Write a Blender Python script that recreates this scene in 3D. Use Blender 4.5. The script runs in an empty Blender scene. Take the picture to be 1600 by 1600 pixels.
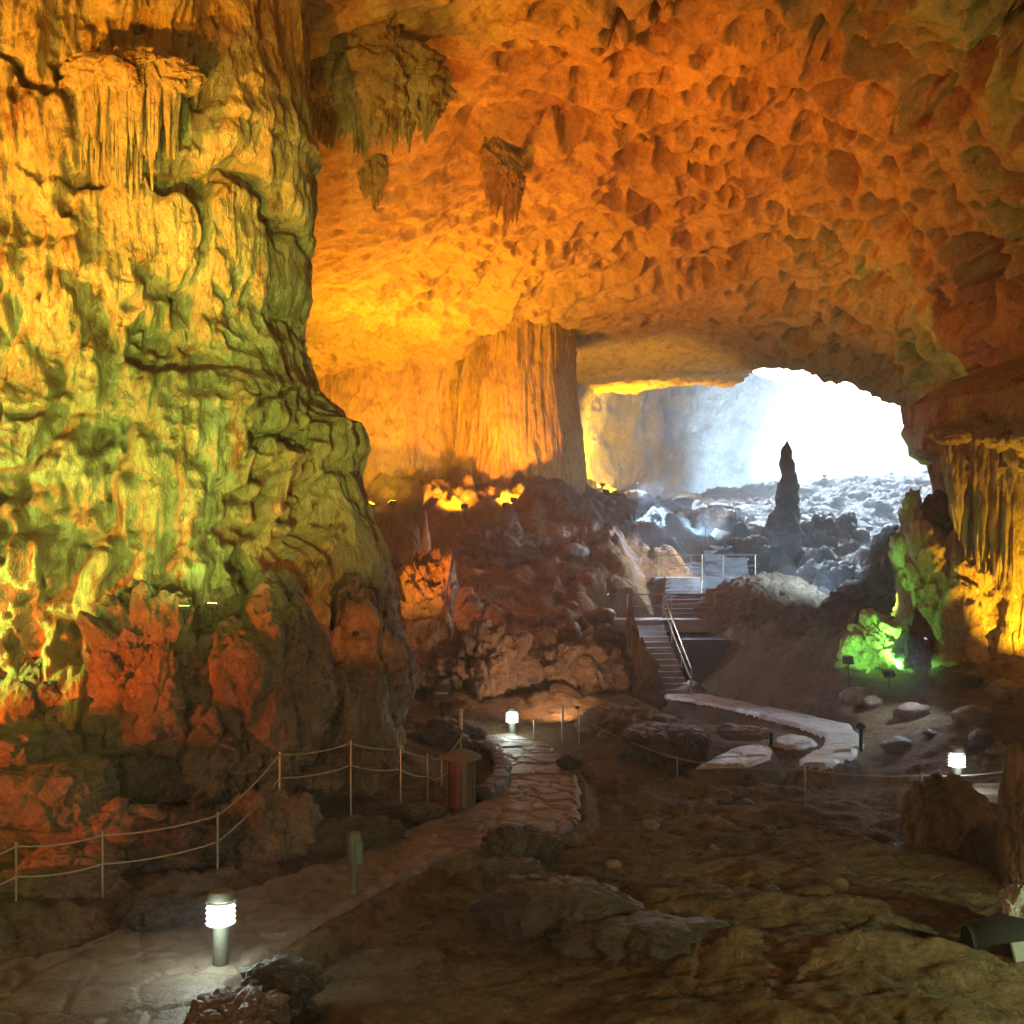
import bpy, bmesh, math, random
import numpy as np
from mathutils import Vector, Matrix
R = math.radians
scene = bpy.context.scene
col = scene.collection

# ------------------------------------------------------------------ camera
cam_d = bpy.data.cameras.new('camera'); cam = bpy.data.objects.new('camera', cam_d); col.objects.link(cam)
cam.location = (0, 0, 5.3); cam.rotation_euler = (R(90), 0, 0)
cam_d.lens = 36 * 1716 / 1600; cam_d.sensor_width = 36; cam_d.shift_y = 60 / 1600
cam_d.clip_start = 0.1; cam_d.clip_end = 600
scene.camera = cam

# ------------------------------------------------------------------ sky, sun, exposure
SUN_EL, SUN_AZ = 36, 14        # azimuth measured from +Y towards +X
w = bpy.data.worlds.new('World'); scene.world = w; w.use_nodes = True
nt = w.node_tree; bg = nt.nodes['Background']
sky = nt.nodes.new('ShaderNodeTexSky'); sky.sky_type = 'NISHITA'; sky.sun_disc = False
sky.sun_elevation = R(SUN_EL); sky.sun_rotation = R(SUN_AZ); sky.dust_density = 3; sky.ozone_density = 1.6
nt.links.new(sky.outputs[0], bg.inputs[0]); bg.inputs[1].default_value = 0.15
sd = bpy.data.lights.new('sun', 'SUN'); sd.energy = 4.0; sd.angle = R(10); sd.color = (0.66, 0.85, 1)
sun = bpy.data.objects.new('sun', sd); col.objects.link(sun)
sdir = Vector((math.sin(R(SUN_AZ)) * math.cos(R(SUN_EL)), math.cos(R(SUN_AZ)) * math.cos(R(SUN_EL)), math.sin(R(SUN_EL))))
sun.rotation_euler = sdir.to_track_quat('Z', 'Y').to_euler()
vs = scene.view_settings
vs.view_transform = 'Standard'; vs.look = 'None'; vs.gamma = 1; vs.exposure = 1.35
scene.render.engine = 'CYCLES'
cy = scene.cycles
cy.use_denoising = True; cy.max_bounces = 5; cy.diffuse_bounces = 2; cy.glossy_bounces = 2; cy.volume_bounces = 1
cy.transmission_bounces = 2; cy.sample_clamp_indirect = 4; cy.caustics_reflective = False; cy.caustics_refractive = False
cy.use_adaptive_sampling = True; cy.adaptive_threshold = 0.03

# ------------------------------------------------------------------ picture <-> place helpers
F = 1716.0; CZ = 5.3
def P(px, py, Y): return ((px - 800) / F * Y, Y, CZ + (860 - py) / F * Y)
def G0(px, py):                       # the point of the level z=0 seen there
    Y = CZ * F / (py - 860); return ((px - 800) / F * Y, Y)

# ------------------------------------------------------------------ vector noise (numpy)
def _h(ix, iy, iz, s):
    U = lambda a: a.astype(np.int32).view(np.uint32) if isinstance(a, np.ndarray) else np.uint32(a)
    n = U(ix) * np.uint32(374761393); n += U(iy) * np.uint32(668265263); n += U(iz) * np.uint32(2147483647); n += np.uint32(s * 1274126177 & 0xFFFFFFFF)
    n ^= n >> np.uint32(13); n *= np.uint32(1274126177); n ^= n >> np.uint32(16); n *= np.uint32(2246822519); n ^= n >> np.uint32(15)
    return n
def vnoise(x, y, z, s=0):
    ix, iy, iz = np.floor(x), np.floor(y), np.floor(z)
    fx, fy, fz = x - ix, y - iy, z - iz
    u, v, t = [f * f * f * (f * (f * 6 - 15) + 10) for f in (fx, fy, fz)]
    def g(a, b, c):
        h = _h(ix + a, iy + b, iz + c, s)
        gx = ((h & 1023) / 511.5 - 1); gy = (((h >> 10) & 1023) / 511.5 - 1); gz = (((h >> 20) & 1023) / 511.5 - 1)
        return gx * (fx - a) + gy * (fy - b) + gz * (fz - c)
    l = lambda a, b, k: a + k * (b - a)
    return l(l(l(g(0,0,0), g(1,0,0), u), l(g(0,1,0), g(1,1,0), u), v), l(l(g(0,0,1), g(1,0,1), u), l(g(0,1,1), g(1,1,1), u), v), t) * 1.1
def fbm(x, y, z, o=4, s=0, g=0.5):
    a = 1; r = 0
    for i in range(o):
        r = r + a * vnoise(x, y, z, s + i * 17); x, y, z, a = x * 2.03, y * 2.03, z * 2.03, a * g
    return r
def ridged(x, y, z, o=4, s=0, g=0.5):
    a = 1; r = 0
    for i in range(o):
        r = r + a * (1 - 2 * np.abs(vnoise(x, y, z, s + i * 17))); x, y, z, a = x * 2.03, y * 2.03, z * 2.03, a * g
    return r
def billow(x, y, z, o=4, s=0, g=0.5):
    a = 1; r = 0
    for i in range(o):
        r = r + a * np.abs(vnoise(x, y, z, s + i * 17)) * 2; x, y, z, a = x * 2.03, y * 2.03, z * 2.03, a * g
    return r
def worley(x, y, z, s=0):             # F1, F2 and a random number of the nearest cell
    ix, iy, iz = np.floor(x), np.floor(y), np.floor(z)
    f1 = np.full(x.shape, 9.0); f2 = np.full(x.shape, 9.0); idn = np.zeros(x.shape)
    for a in (-1, 0, 1):
        for b in (-1, 0, 1):
            for c in (-1, 0, 1):
                h = _h(ix + a, iy + b, iz + c, s)
                dx = ix + a + (h & 1023) / 1023 - x; dy = iy + b + ((h >> 10) & 1023) / 1023 - y; dz = iz + c + ((h >> 20) & 1023) / 1023 - z
                d = dx * dx + dy * dy + dz * dz
                m = d < f1
                f2 = np.where(m, f1, np.minimum(f2, d)); idn = np.where(m, ((h >> 5) & 4095) / 4095, idn); f1 = np.where(m, d, f1)
    return np.sqrt(f1), np.sqrt(f2), idn
def sst(a, b, x):
    t = np.clip((x - a) / (b - a), 0, 1); return t * t * (3 - 2 * t)

# ------------------------------------------------------------------ mesh helpers
def tag(o, label=None, cat=None, group=None, kind=None):
    if label: o['label'] = label
    if cat: o['category'] = cat
    if group: o['group'] = group
    if kind: o['kind'] = kind
    return o
def mesh_obj(name, V, Fc, mat, parent=None, smooth=True, loc=None):
    """V (n,3); Fc (m,k) with k 3 or 4, or a list of index tuples"""
    me = bpy.data.meshes.new(name)
    if isinstance(Fc, np.ndarray):
        k = Fc.shape[1]
        me.vertices.add(len(V)); me.vertices.foreach_set('co', np.asarray(V, dtype=np.float32).ravel())
        me.loops.add(Fc.size); me.loops.foreach_set('vertex_index', Fc.astype(np.int32).ravel())
        me.polygons.add(len(Fc)); me.polygons.foreach_set('loop_start', np.arange(0, Fc.size, k, dtype=np.int32))
        me.update(calc_edges=True); me.validate()
    else:
        me.from_pydata([tuple(v) for v in V], [], Fc)
    if smooth: me.polygons.foreach_set('use_smooth', np.ones(len(me.polygons), dtype=bool))
    me.materials.append(mat)
    o = bpy.data.objects.new(name, me); col.objects.link(o)
    if parent: o.parent = parent
    if loc is not None: o.location = loc
    return o
def grid_faces(n, m, wrap=False, keep=None, flip=False):
    i = np.arange(n - 1)[:, None]; j = np.arange(m if wrap else m - 1)[None, :]
    a = i * m + j; b = i * m + (j + 1) % m; c = (i + 1) * m + (j + 1) % m; d = (i + 1) * m + j
    Fc = np.stack([a, b, c, d] if not flip else [a, d, c, b], -1).reshape(-1, 4)
    if keep is not None:
        k = keep.ravel(); Fc = Fc[k[Fc].all(axis=1)]
    return Fc
def compact(V, Fc):
    used = np.zeros(len(V), bool); used[Fc.ravel()] = True
    idx = np.cumsum(used) - 1
    return V[used], idx[Fc]
def empty(name, loc=(0, 0, 0), rz=0):
    o = bpy.data.objects.new(name, None); col.objects.link(o); o.location = loc; o.rotation_euler = (0, 0, rz); o.empty_display_size = 0.2
    return o
class MB:
    """small collector of lathes, tubes and boxes"""
    def __init__(s): s.v = []; s.f = []
    def add(s, V, Fs):
        b = len(s.v); s.v += [tuple(p) for p in V]; s.f += [tuple(b + i for i in f) for f in Fs]; return s
    def box(s, c, d, rz=0, rx=0, bev=0.0):
        x, y, z = [k / 2 for k in d]; bm = bmesh.new(); bmesh.ops.create_cube(bm, size=1)
        for v in bm.verts: v.co = Vector((v.co.x * d[0], v.co.y * d[1], v.co.z * d[2]))
        if bev: bmesh.ops.bevel(bm, geom=bm.edges[:], offset=bev, segments=2, affect='EDGES')
        M = Matrix.Translation(c) @ Matrix.Rotation(rz, 4, 'Z') @ Matrix.Rotation(rx, 4, 'X')
        bm.verts.index_update()
        s.add([M @ v.co for v in bm.verts], [[v.index for v in f.verts] for f in bm.faces]); bm.free(); return s
    def lathe(s, prof, n=24, c=(0, 0, 0), M=None):
        V = []; Fs = []
        for r, z in prof:
            for k in range(n):
                a = 2 * math.pi * k / n; p = Vector((r * math.cos(a), r * math.sin(a), z))
                V.append((M @ p if M else p) + Vector(c))
        for i in range(len(prof) - 1):
            for k in range(n): Fs.append((i * n + k, i * n + (k + 1) % n, (i + 1) * n + (k + 1) % n, (i + 1) * n + k))
        Fs.append(tuple(range(n))[::-1]); Fs.append(tuple((len(prof) - 1) * n + k for k in range(n)))
        return s.add(V, Fs)
    def tube(s, pts, r, n=8):
        pts = [Vector(p) for p in pts]; V = []; Fs = []
        for i, p in enumerate(pts):
            t = (pts[min(i + 1, len(pts) - 1)] - pts[max(i - 1, 0)]).normalized()
            u = t.cross(Vector((0, 0, 1)));
            if u.length < 1e-3: u = t.cross(Vector((0, 1, 0)))
            u.normalize(); q = t.cross(u); rr = r[i] if isinstance(r, (list, tuple)) else r
            for k in range(n):
                a = 2 * math.pi * k / n; V.append(p + rr * (math.cos(a) * u + math.sin(a) * q))
        for i in range(len(pts) - 1):
            for k in range(n): Fs.append((i * n + k, i * n + (k + 1) % n, (i + 1) * n + (k + 1) % n, (i + 1) * n + k))
        Fs.append(tuple(range(n))[::-1]); Fs.append(tuple((len(pts) - 1) * n + k for k in range(n)))
        return s.add(V, Fs)
    def build(s, name, mat, parent=None, smooth=True):
        o = mesh_obj(name, s.v, s.f, mat, parent, smooth)
        if smooth:
            try: o.data.set_sharp_from_angle(angle=R(40))
            except Exception: pass
        return o

# ------------------------------------------------------------------ materials
def rock_mat(name, ca, cb, cc, rough=0.75, sc=0.5, bump=0.25, spec=0.3, cracks=0.5, vert=1.0, st0=.52, st1=.66):
    m = bpy.data.materials.new(name); m.use_nodes = True; t = m.node_tree; N = t.nodes; L = t.links
    b = N['Principled BSDF']; b.inputs['Roughness'].default_value = rough; b.inputs['Specular IOR Level'].default_value = spec
    geo = N.new('ShaderNodeNewGeometry'); mp = N.new('ShaderNodeMapping'); L.new(geo.outputs['Position'], mp.inputs[0])
    mp.inputs['Scale'].default_value = (1, 1, vert)
    def noise(scale, det, ro=0.6, dist=0.0):
        n = N.new('ShaderNodeTexNoise'); n.inputs['Scale'].default_value = scale; n.inputs['Detail'].default_value = det
        n.inputs['Roughness'].default_value = ro; n.inputs['Distortion'].default_value = dist; L.new(mp.outputs[0], n.inputs['Vector']); return n
    def ramp(src, p0, p1):
        r = N.new('ShaderNodeMapRange'); r.inputs[1].default_value = p0; r.inputs[2].default_value = p1; L.new(src, r.inputs[0]); return r.outputs[0]
    def mix(f, a, c):
        x = N.new('ShaderNodeMix'); x.data_type = 'RGBA'; L.new(f, x.inputs[0])
        for k, v in ((6, a), (7, c)):
            if isinstance(v, tuple): x.inputs[k].default_value = (*v, 1)
            else: L.new(v, x.inputs[k])
        return x.outputs[2]
    c1 = mix(ramp(noise(sc, 6, 0.65, 0.4).outputs[0], 0.38, 0.62), ca, cb)
    c2 = mix(ramp(noise(sc * 4.1, 7, 0.75, 0.15).outputs[0], st0, st1), c1, cc)
    hs = noise(sc * 24, 5, 0.7)
    c3 = N.new('ShaderNodeMix'); c3.data_type = 'RGBA'; c3.blend_type = 'MULTIPLY'; c3.inputs[0].default_value = 0.6
    L.new(c2, c3.inputs[6]); g = N.new('ShaderNodeMapRange'); g.inputs[1].default_value = .3; g.inputs[2].default_value = .7; g.inputs[3].default_value = 0.45; g.inputs[4].default_value = 1.3
    L.new(hs.outputs[0], g.inputs[0]); L.new(g.outputs[0], c3.inputs[7])
    L.new(c3.outputs[2], b.inputs['Base Color'])
    n1 = noise(3.2, 8, 0.7, 0.3); n2 = noise(14, 4, 0.6)
    v = N.new('ShaderNodeTexVoronoi'); v.feature = 'DISTANCE_TO_EDGE'; v.inputs['Scale'].default_value = 1.7; v.inputs['Randomness'].default_value = 1
    wob = N.new('ShaderNodeVectorMath'); wob.operation = 'MULTIPLY_ADD'; L.new(n1.outputs['Color'], wob.inputs[0]); wob.inputs[1].default_value = (1.2, 1.2, 1.2); L.new(mp.outputs[0], wob.inputs[2])
    L.new(wob.outputs[0], v.inputs['Vector'])
    cr = ramp(v.outputs['Distance'], 0.0, 0.12)
    a1 = N.new('ShaderNodeMath'); a1.operation = 'MULTIPLY_ADD'; L.new(n2.outputs[0], a1.inputs[0]); a1.inputs[1].default_value = 0.18; L.new(n1.outputs[0], a1.inputs[2])
    a2 = N.new('ShaderNodeMath'); a2.operation = 'MULTIPLY_ADD'; L.new(cr, a2.inputs[0]); a2.inputs[1].default_value = 0.12 * cracks; L.new(a1.outputs[0], a2.inputs[2])
    bp = N.new('ShaderNodeBump'); bp.inputs['Strength'].default_value = 0.9; bp.inputs['Distance'].default_value = bump
    L.new(a2.outputs[0], bp.inputs['Height']); L.new(bp.outputs[0], b.inputs['Normal'])
    rr = N.new('ShaderNodeMapRange'); rr.inputs[1].default_value = .35; rr.inputs[2].default_value = .65; rr.inputs[3].default_value = rough - .18; rr.inputs[4].default_value = min(1, rough + .15)
    L.new(n1.outputs[0], rr.inputs[0]); L.new(rr.outputs[0], b.inputs['Roughness'])
    return m
def plain(name, c, rough=0.5, metal=0.0, var=0.25, sc=18):
    m = bpy.data.materials.new(name); m.use_nodes = True; t = m.node_tree; N = t.nodes; L = t.links; b = N['Principled BSDF']
    b.inputs['Roughness'].default_value = rough; b.inputs['Metallic'].default_value = metal
    n = N.new('ShaderNodeTexNoise'); n.inputs['Scale'].default_value = sc; n.inputs['Detail'].default_value = 6; g = N.new('ShaderNodeNewGeometry'); L.new(g.outputs['Position'], n.inputs['Vector'])
    x = N.new('ShaderNodeMix'); x.data_type = 'RGBA'; x.inputs[6].default_value = (*[k * (1 - var) for k in c], 1); x.inputs[7].default_value = (*[min(1, k * (1 + var)) for k in c], 1)
    L.new(n.outputs[0], x.inputs[0]); L.new(x.outputs[2], b.inputs['Base Color'])
    bp = N.new('ShaderNodeBump'); bp.inputs['Distance'].default_value = 0.004; bp.inputs['Strength'].default_value = .5; L.new(n.outputs[0], bp.inputs['Height']); L.new(bp.outputs[0], b.inputs['Normal'])
    return m
def emit(name, c, s):
    m = bpy.data.materials.new(name); m.use_nodes = True; b = m.node_tree.nodes['Principled BSDF']
    b.inputs['Base Color'].default_value = (*c, 1); b.inputs['Emission Color'].default_value = (*c, 1); b.inputs['Emission Strength'].default_value = s
    return m
M_COL = rock_mat('flowstone', (.50, .41, .24), (.38, .28, .14), (.22, .11, .04), .68, .35, .5, .25, .7, .45, .54, .62)
M_ROOF = rock_mat('ceiling_limestone', (.46, .34, .17), (.36, .25, .12), (.22, .13, .06), .88, .25, .16, .15, .4)
M_WALL = rock_mat('back_wall_rock', (.48, .33, .14), (.37, .24, .10), (.24, .14, .06), .7, .3, .30, .3, .5, .35)
M_FAR = rock_mat('far_rock', (.24, .24, .24), (.17, .17, .17), (.33, .33, .33), .6, .3, .5, .4, .5)
M_GRND = rock_mat('cave_floor_mud', (.20, .135, .07), (.13, .095, .05), (.07, .055, .035), .88, .45, .30, .12, .7)
M_FARG = rock_mat('far_chamber_floor', (.13, .135, .14), (.085, .09, .095), (.20, .205, .21), .6, .5, .5, .4, .6)
M_BOUL = rock_mat('boulder_rock', (.27, .19, .12), (.17, .12, .08), (.08, .06, .045), .6, .7, .34, .45, .9)
M_DARK = rock_mat('wet_dark_rock', (.10, .08, .06), (.055, .045, .035), (.13, .105, .08), .5, .8, .34, .45, .9)
M_PALE = rock_mat('pale_crystal_rock', (.5, .5, .46), (.34, .33, .30), (.2, .19, .17), .4, .9, .35, .5, .8)
M_PAVE = rock_mat('paving_stone', (.18, .145, .10), (.125, .10, .07), (.08, .065, .05), .62, 1.2, .06, .5, .2)
M_PAVE2 = rock_mat('grey_flagstone', (.34, .35, .37), (.26, .27, .29), (.2, .2, .21), .5, 1.2, .06, .5, .2)
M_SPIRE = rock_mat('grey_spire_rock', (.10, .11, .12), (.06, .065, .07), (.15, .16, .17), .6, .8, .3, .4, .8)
M_STEP = rock_mat('stair_stone', (.20, .21, .22), (.15, .155, .16), (.10, .10, .10), .6, 1.0, .03, .4, .1)
M_STEEL = plain('brushed_steel', (.34, .31, .25), .45, .8)
M_ROPE = plain('pale_rope', (.28, .24, .17), .9)
M_BLACK = plain('black_housing', (.012, .012, .012), .8)
M_BLACK.node_tree.nodes['Principled BSDF'].inputs['Specular IOR Level'].default_value = .15
M_POST = plain('bollard_metal', (.09, .09, .065), .65, .2)
M_LAMPW = emit('lit_bollard_glass', (.92, .97, 1), 7)

# ------------------------------------------------------------------ thin plate terrain
class TPS:
    def __init__(s, pts, lam=0.02):
        s.p = np.array(pts, float); n = len(s.p); X = s.p[:, :2]
        K = s.k(X, X) + lam * np.eye(n) * 10; A = np.zeros((n + 3, n + 3)); A[:n, :n] = K; A[:n, n] = 1; A[:n, n + 1:] = X; A[n, :n] = 1; A[n + 1:, :n] = X.T
        s.w = np.linalg.solve(A, np.concatenate([s.p[:, 2], np.zeros(3)]))
    def k(s, A, B):
        d2 = ((A[:, None, :] - B[None]) ** 2).sum(-1) + 1e-9
        return 0.5 * d2 * np.log(d2)
    def __call__(s, x, y):
        sh = np.shape(x); X = np.stack([np.ravel(x), np.ravel(y)], -1).astype(float); out = np.empty(len(X)); n = len(s.p)
        for i in range(0, len(X), 40000):
            c = X[i:i + 40000]; out[i:i + 40000] = s.k(c, s.p[:, :2]) @ s.w[:n] + s.w[n] + c @ s.w[n + 1:]
        return out.reshape(sh)
gp = [(0, 0, -.2), (-8, 4, .2), (8, 4, -.4), (0, -20, 0), (-25, -10, 1), (25, -10, 1), (-40, 10, 2), (40, 10, 2), (-14, 12, 0.3), (12, 12, -.6)]
gp += [(*G0(345, 1512), 0), (*G0(100, 1590), 0), (*G0(550, 1395), 0), (*G0(720, 1262), 0), (*G0(850, 1160), 0), (*G0(850, 1240), 0), (*G0(437, 1235), .1),
       (*G0(1050, 1087), 0), (*G0(1200, 1110), 0), (*G0(1330, 1160), 0), (*G0(1200, 1185), -.1), (*G0(1500, 1235), .0), (*G0(1600, 1240), .0)]
for px, py, Y in [(1000, 1330, 18), (1000, 1220, 25), (1300, 1250, 24), (1200, 1400, 16), (1000, 1560, 12.5), (1400, 1500, 13.5), (1550, 1530, 13.6), (850, 1440, 15), (1450, 1330, 19),
                  (1100, 1152, 31.4), (700, 1130, 32), (650, 1095, 35), (760, 1080, 35.5), (900, 1085, 36), (620, 1030, 38), (800, 1000, 41), (930, 990, 43), (800, 940, 46), (740, 885, 50), (690, 835, 53), (850, 800, 55.5), (600, 802, 56), (500, 800, 60),
                  (940, 870, 51), (1000, 925, 47), (1020, 975, 44), (1085, 965, 44.5), (1100, 900, 49), (1200, 900, 50.5), (1200, 850, 60), (1150, 815, 70), (1040, 800, 78), (930, 775, 78), (1060, 785, 95), (1200, 768, 100),
                  (1300, 762, 100), (1450, 752, 100), (1600, 745, 100), (1800, 740, 100), (1300, 800, 80), (1450, 800, 78), (1400, 900, 52), (1350, 850, 60), (1300, 1000, 41), (1300, 1060, 36), (1450, 1062, 35), (1600, 1078, 33.5), (1500, 1150, 28.5),
                  (1150, 1040, 40), (1250, 1000, 43), (1600, 900, 60), (350, 1250, 23), (200, 1300, 21), (0, 1300, 20), (-100, 1200, 22), (60, 1150, 24), (250, 1120, 24.5), (450, 1150, 25.5), (560, 1160, 27), (0, 1430, 16.2), (150, 1440, 16), (640, 1290, 21.2)]:
    gp.append(P(px, py, Y))
gp += [(0, 118, 9.5), (40, 118, 10), (80, 118, 9), (-40, 118, 9), (-30, 60, 5), (-30, 80, 8), (45, 60, 6), (45, 40, 3), (70, 80, 8), (-30, 35, 2), (-22, 26, 2)]
ground_tps = TPS(gp)
PATHS = {}
PATHS['main'] = [G0(*p) for p in [(0, 1500), (112, 1484), (240, 1422), (400, 1382), (560, 1330), (640, 1292), (700, 1272), (772, 1242), (778, 1195), (745, 1168), (722, 1152), (800, 1147), (862, 1165), (897, 1195), (907, 1230), (905, 1285), (880, 1308), (780, 1318), (680, 1350), (600, 1385), (540, 1420), (470, 1460), (395, 1512), (330, 1580), (280, 1660), (240, 2100), (-900, 2100), (-500, 1560)]]
PATHS['far'] = [G0(*p) for p in [(1030, 1084), (1080, 1084), (1150, 1096), (1250, 1116), (1330, 1135), (1350, 1160), (1335, 1185), (1290, 1200), (1253, 1198), (1248, 1186), (1288, 1168), (1290, 1152), (1240, 1135), (1140, 1108), (1045, 1092)]]
PATHS['left'] = [G0(*p) for p in [(1082, 1199), (1140, 1170), (1172, 1163), (1202, 1166), (1206, 1184), (1170, 1196)]]
PATHS['oval'] = [G0(1240 + 36 * math.cos(a), 1159 + 9 * math.sin(a)) for a in [i * math.pi / 8 for i in range(16)]]
PATHS['right'] = [G0(*p) for p in [(1455, 1231), (1490, 1226), (1560, 1228), (1700, 1234), (1720, 1252), (1560, 1250), (1470, 1240)]]
def poly_sd(x, y, poly):              # signed distance, inside negative
    pts = np.array(poly); d = np.full(x.shape, 1e9); ins = np.zeros(x.shape, bool)
    for i in range(len(pts)):
        a, b = pts[i - 1], pts[i]; e = b - a; wx, wy = x - a[0], y - a[1]
        t = np.clip((wx * e[0] + wy * e[1]) / (e @ e + 1e-12), 0, 1)
        d = np.minimum(d, (wx - t * e[0]) ** 2 + (wy - t * e[1]) ** 2)
        c = ((a[1] > y) != (b[1] > y)) & (x < (b[0] - a[0]) * (y - a[1]) / (b[1] - a[1] + 1e-12) + a[0]); ins ^= c
    d = np.sqrt(d); return np.where(ins, -d, d)
def path_sd(x, y):
    d = np.full(np.shape(x), 1e9)
    for k, p in PATHS.items():
        p = np.array(p); bb = (x > p[:, 0].min() - 10) & (x < p[:, 0].max() + 10) & (y > p[:, 1].min() - 10) & (y < p[:, 1].max() + 10)
        if bb.any(): dd = np.full(np.shape(x), 1e9); dd[bb] = poly_sd(x[bb], y[bb], p); d = np.minimum(d, dd)
    return d
STAIR_ZONE = [(4.4, 39.9), (7.0, 39.9), (6.6, 43.3), (8.5, 43.4), (8.6, 45), (9.0, 48.5), (11.2, 48.6), (11.8, 53.6), (8.6, 53.6), (8.2, 50.5), (6.0, 50.5), (5.9, 45.2), (4.0, 45), (4.2, 43.4)]
def ground_z(x, y):
    x = np.atleast_1d(np.asarray(x, float)); y = np.atleast_1d(np.asarray(y, float))
    z = ground_tps(x, y); d = path_sd(x, y)
    o = np.zeros_like(x)
    far = sst(36, 55, y); lft = sst(2, -6, x) * sst(30, 18, y); slope = sst(33, 38, y) * sst(62, 56, y)
    amp = .12 + .22 * lft + .5 * slope + .38 * far
    wx, wy = x + .5 * vnoise(x * .5, y * .5, o, 5), y + .5 * vnoise(x * .5, y * .5, o + 7, 6)
    f1, f2, r = worley(wx * .33, wy * .33, o, 3); big = (1 - np.minimum(f1 * 1.1, 1) ** 2) * (r - .2)
    f1, f2, r = worley(wx * .9, wy * .9, o, 4); med = (1 - np.minimum(f1 * 1.1, 1) ** 2) * (r - .1)
    f1, f2, r = worley(wx * 2.3, wy * 2.3, o, 9); sm = (1 - np.minimum(f1 * 1.2, 1) ** 2) * r
    n = amp * (1.3 * big + 1.0 * med + .38 * sm + .9 * fbm(x * .35, y * .35, o, 5, 2)) + np.maximum(slope, far) * (.26 * (ridged(wx * .8, wy * .8, o, 4, 62) - .8) + .10 * fbm(x * 2.6, y * 2.6, o, 3, 63))
    # low weathered ledges of the open floor
    rr = sst(0, 3, x) * sst(34, 28, y) + sst(13, 11, y)
    n = n + np.clip(rr, 0, 1) * (.24 * (ridged(x * .22 + .1 * y, y * .50, o, 4, 12) - .9) + .07 * billow(x * .9, y * 1.5, o, 4, 13))
    n = n + .05 * fbm(x * 1.6, y * 3.0, o, 4, 22)
    # drop beside the raised path on its right
    drop = sst(0.05, .45, d) * sst(-4.6, -3.2, x + .0 * y) * sst(30, 27, y) * sst(-0.4, .25, x - (-2.9 + .27 * (y - 14))) 
    z = z - .42 * drop * sst(9, 1.5, d)
    m = sst(.0, .7 + 2.2 * sst(25, 29, y), d); z = z - .16 * sst(25, 28, y) * (1 - sst(.2, 3.0, d))
    nr = (y > 37) & (y < 57) & (x > 1) & (x < 15); dz_ = np.full_like(x, 9.0)
    if nr.any(): dz_[nr] = poly_sd(x[nr], y[nr], STAIR_ZONE)
    ms = sst(-.1, 1.6, dz_); z = z + n * m * ms - .35 * (1 - sst(-.1, .8, dz_))
    z = np.where(d < .25, z * sst(-.02, .25, d) + (np.where(y < 40.2, 0, ground_tps(x, y)) - .06) * (1 - sst(-.02, .25, d)), z)
    return z
def gz(x, y): return float(ground_z([x], [y])[0])

def make_ground():
    n, m = 1000, 860
    ys = -45 + 0 * np.arange(n); t = np.linspace(0, 1, n)
    ys = 9 * (118 / 9) ** t; us = np.linspace(-.78, .78, m)
    Yg, U = np.meshgrid(ys, us, indexing='ij'); Xg = U * (Yg + 9)
    Z = ground_z(Xg.ravel(), Yg.ravel()).reshape(Xg.shape)
    V = np.stack([Xg, Yg, Z], -1).reshape(-1, 3); Fc = grid_faces(n, m)
    # coarse surround behind the camera and to the sides
    yb = np.linspace(-45, 9, 90); ub = np.linspace(-1, 1, 120); Yb, Ub = np.meshgrid(yb, ub, indexing='ij'); Xb = Ub * (14.04 + (9 - Yb) * .6)
    Zb = ground_z(Xb.ravel(), Yb.ravel()).reshape(Xb.shape); Vb = np.stack([Xb, Yb, Zb], -1).reshape(-1, 3); Fb = grid_faces(90, 120) + len(V)
    o = mesh_obj('ground', np.concatenate([V, Vb]), np.concatenate([Fc, Fb]), M_GRND)
    o.data.materials.append(M_FARG); nf = len(o.data.polygons); cen = np.empty(nf * 3, dtype=np.float32); o.data.polygons.foreach_get('center', cen); cen = cen.reshape(-1, 3)
    q = cen[:, 1] + .9 * cen[:, 0] + 7 * vnoise(cen[:, 0] * .25, cen[:, 1] * .25, cen[:, 0] * 0, 99) + 3 * vnoise(cen[:, 0] * 1.5, cen[:, 1] * 1.5, cen[:, 0] * 0, 98)
    o.data.polygons.foreach_set('material_index', ((q > 56) & (cen[:, 1] > 40)).astype(np.int32))
    tag(o, 'dark brown uneven rocky cave floor', 'ground', kind='structure'); return o
make_ground()
# ------------------------------------------------------------------ paved paths
def make_path(key, label, step=.05, stone=1.6, z0=0.0, mat=None):
    p = np.array(PATHS[key]); xs = np.arange(max(p[:, 0].min(), -13), p[:, 0].max() + step, step); ys = np.arange(max(p[:, 1].min(), 6.5), p[:, 1].max() + step, step)
    X, Y = np.meshgrid(xs, ys, indexing='ij'); o = X * 0
    ed = .12 * vnoise(X * 1.1, Y * 1.1, o, 61)
    d = poly_sd(X, Y, p) + ed; f1, f2, r = worley(X * stone + .2 * vnoise(X * 2, Y * 2, o, 31), Y * stone * .9, o, 33)
    z = np.where(Y < 40.2, 0, ground_tps(X, Y)) + z0 + .045 * sst(.01, .09, f2 - f1) + .04 * (r - .5) + .012 * fbm(X * 4, Y * 4, o, 3, 44)
    z = z - .12 * sst(-.12, .02, d)
    V = np.stack([X, Y, z], -1).reshape(-1, 3); Fc = grid_faces(*X.shape, keep=(d < .05), flip=True); V, Fc = compact(V, Fc)
    tag(mesh_obj('path', V, Fc, mat or M_PAVE), label, 'path', kind='structure')
make_path('main', 'paved stone path winding from the lower left to the bin')
make_path('far', 'grey flagstone path curving down from the stair foot', .07, 1.2, .05, M_PAVE2)
make_path('left', 'grey flagstone landing left of the curved path', .06, 1.2, 0, M_PAVE2)
make_path('oval', 'small round paved spot inside the path bend', .05, 2.2, .02, M_PAVE2)
make_path('right', 'pale paved ledge beside the right bollard lamp', .05, 1.6, .03)

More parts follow.
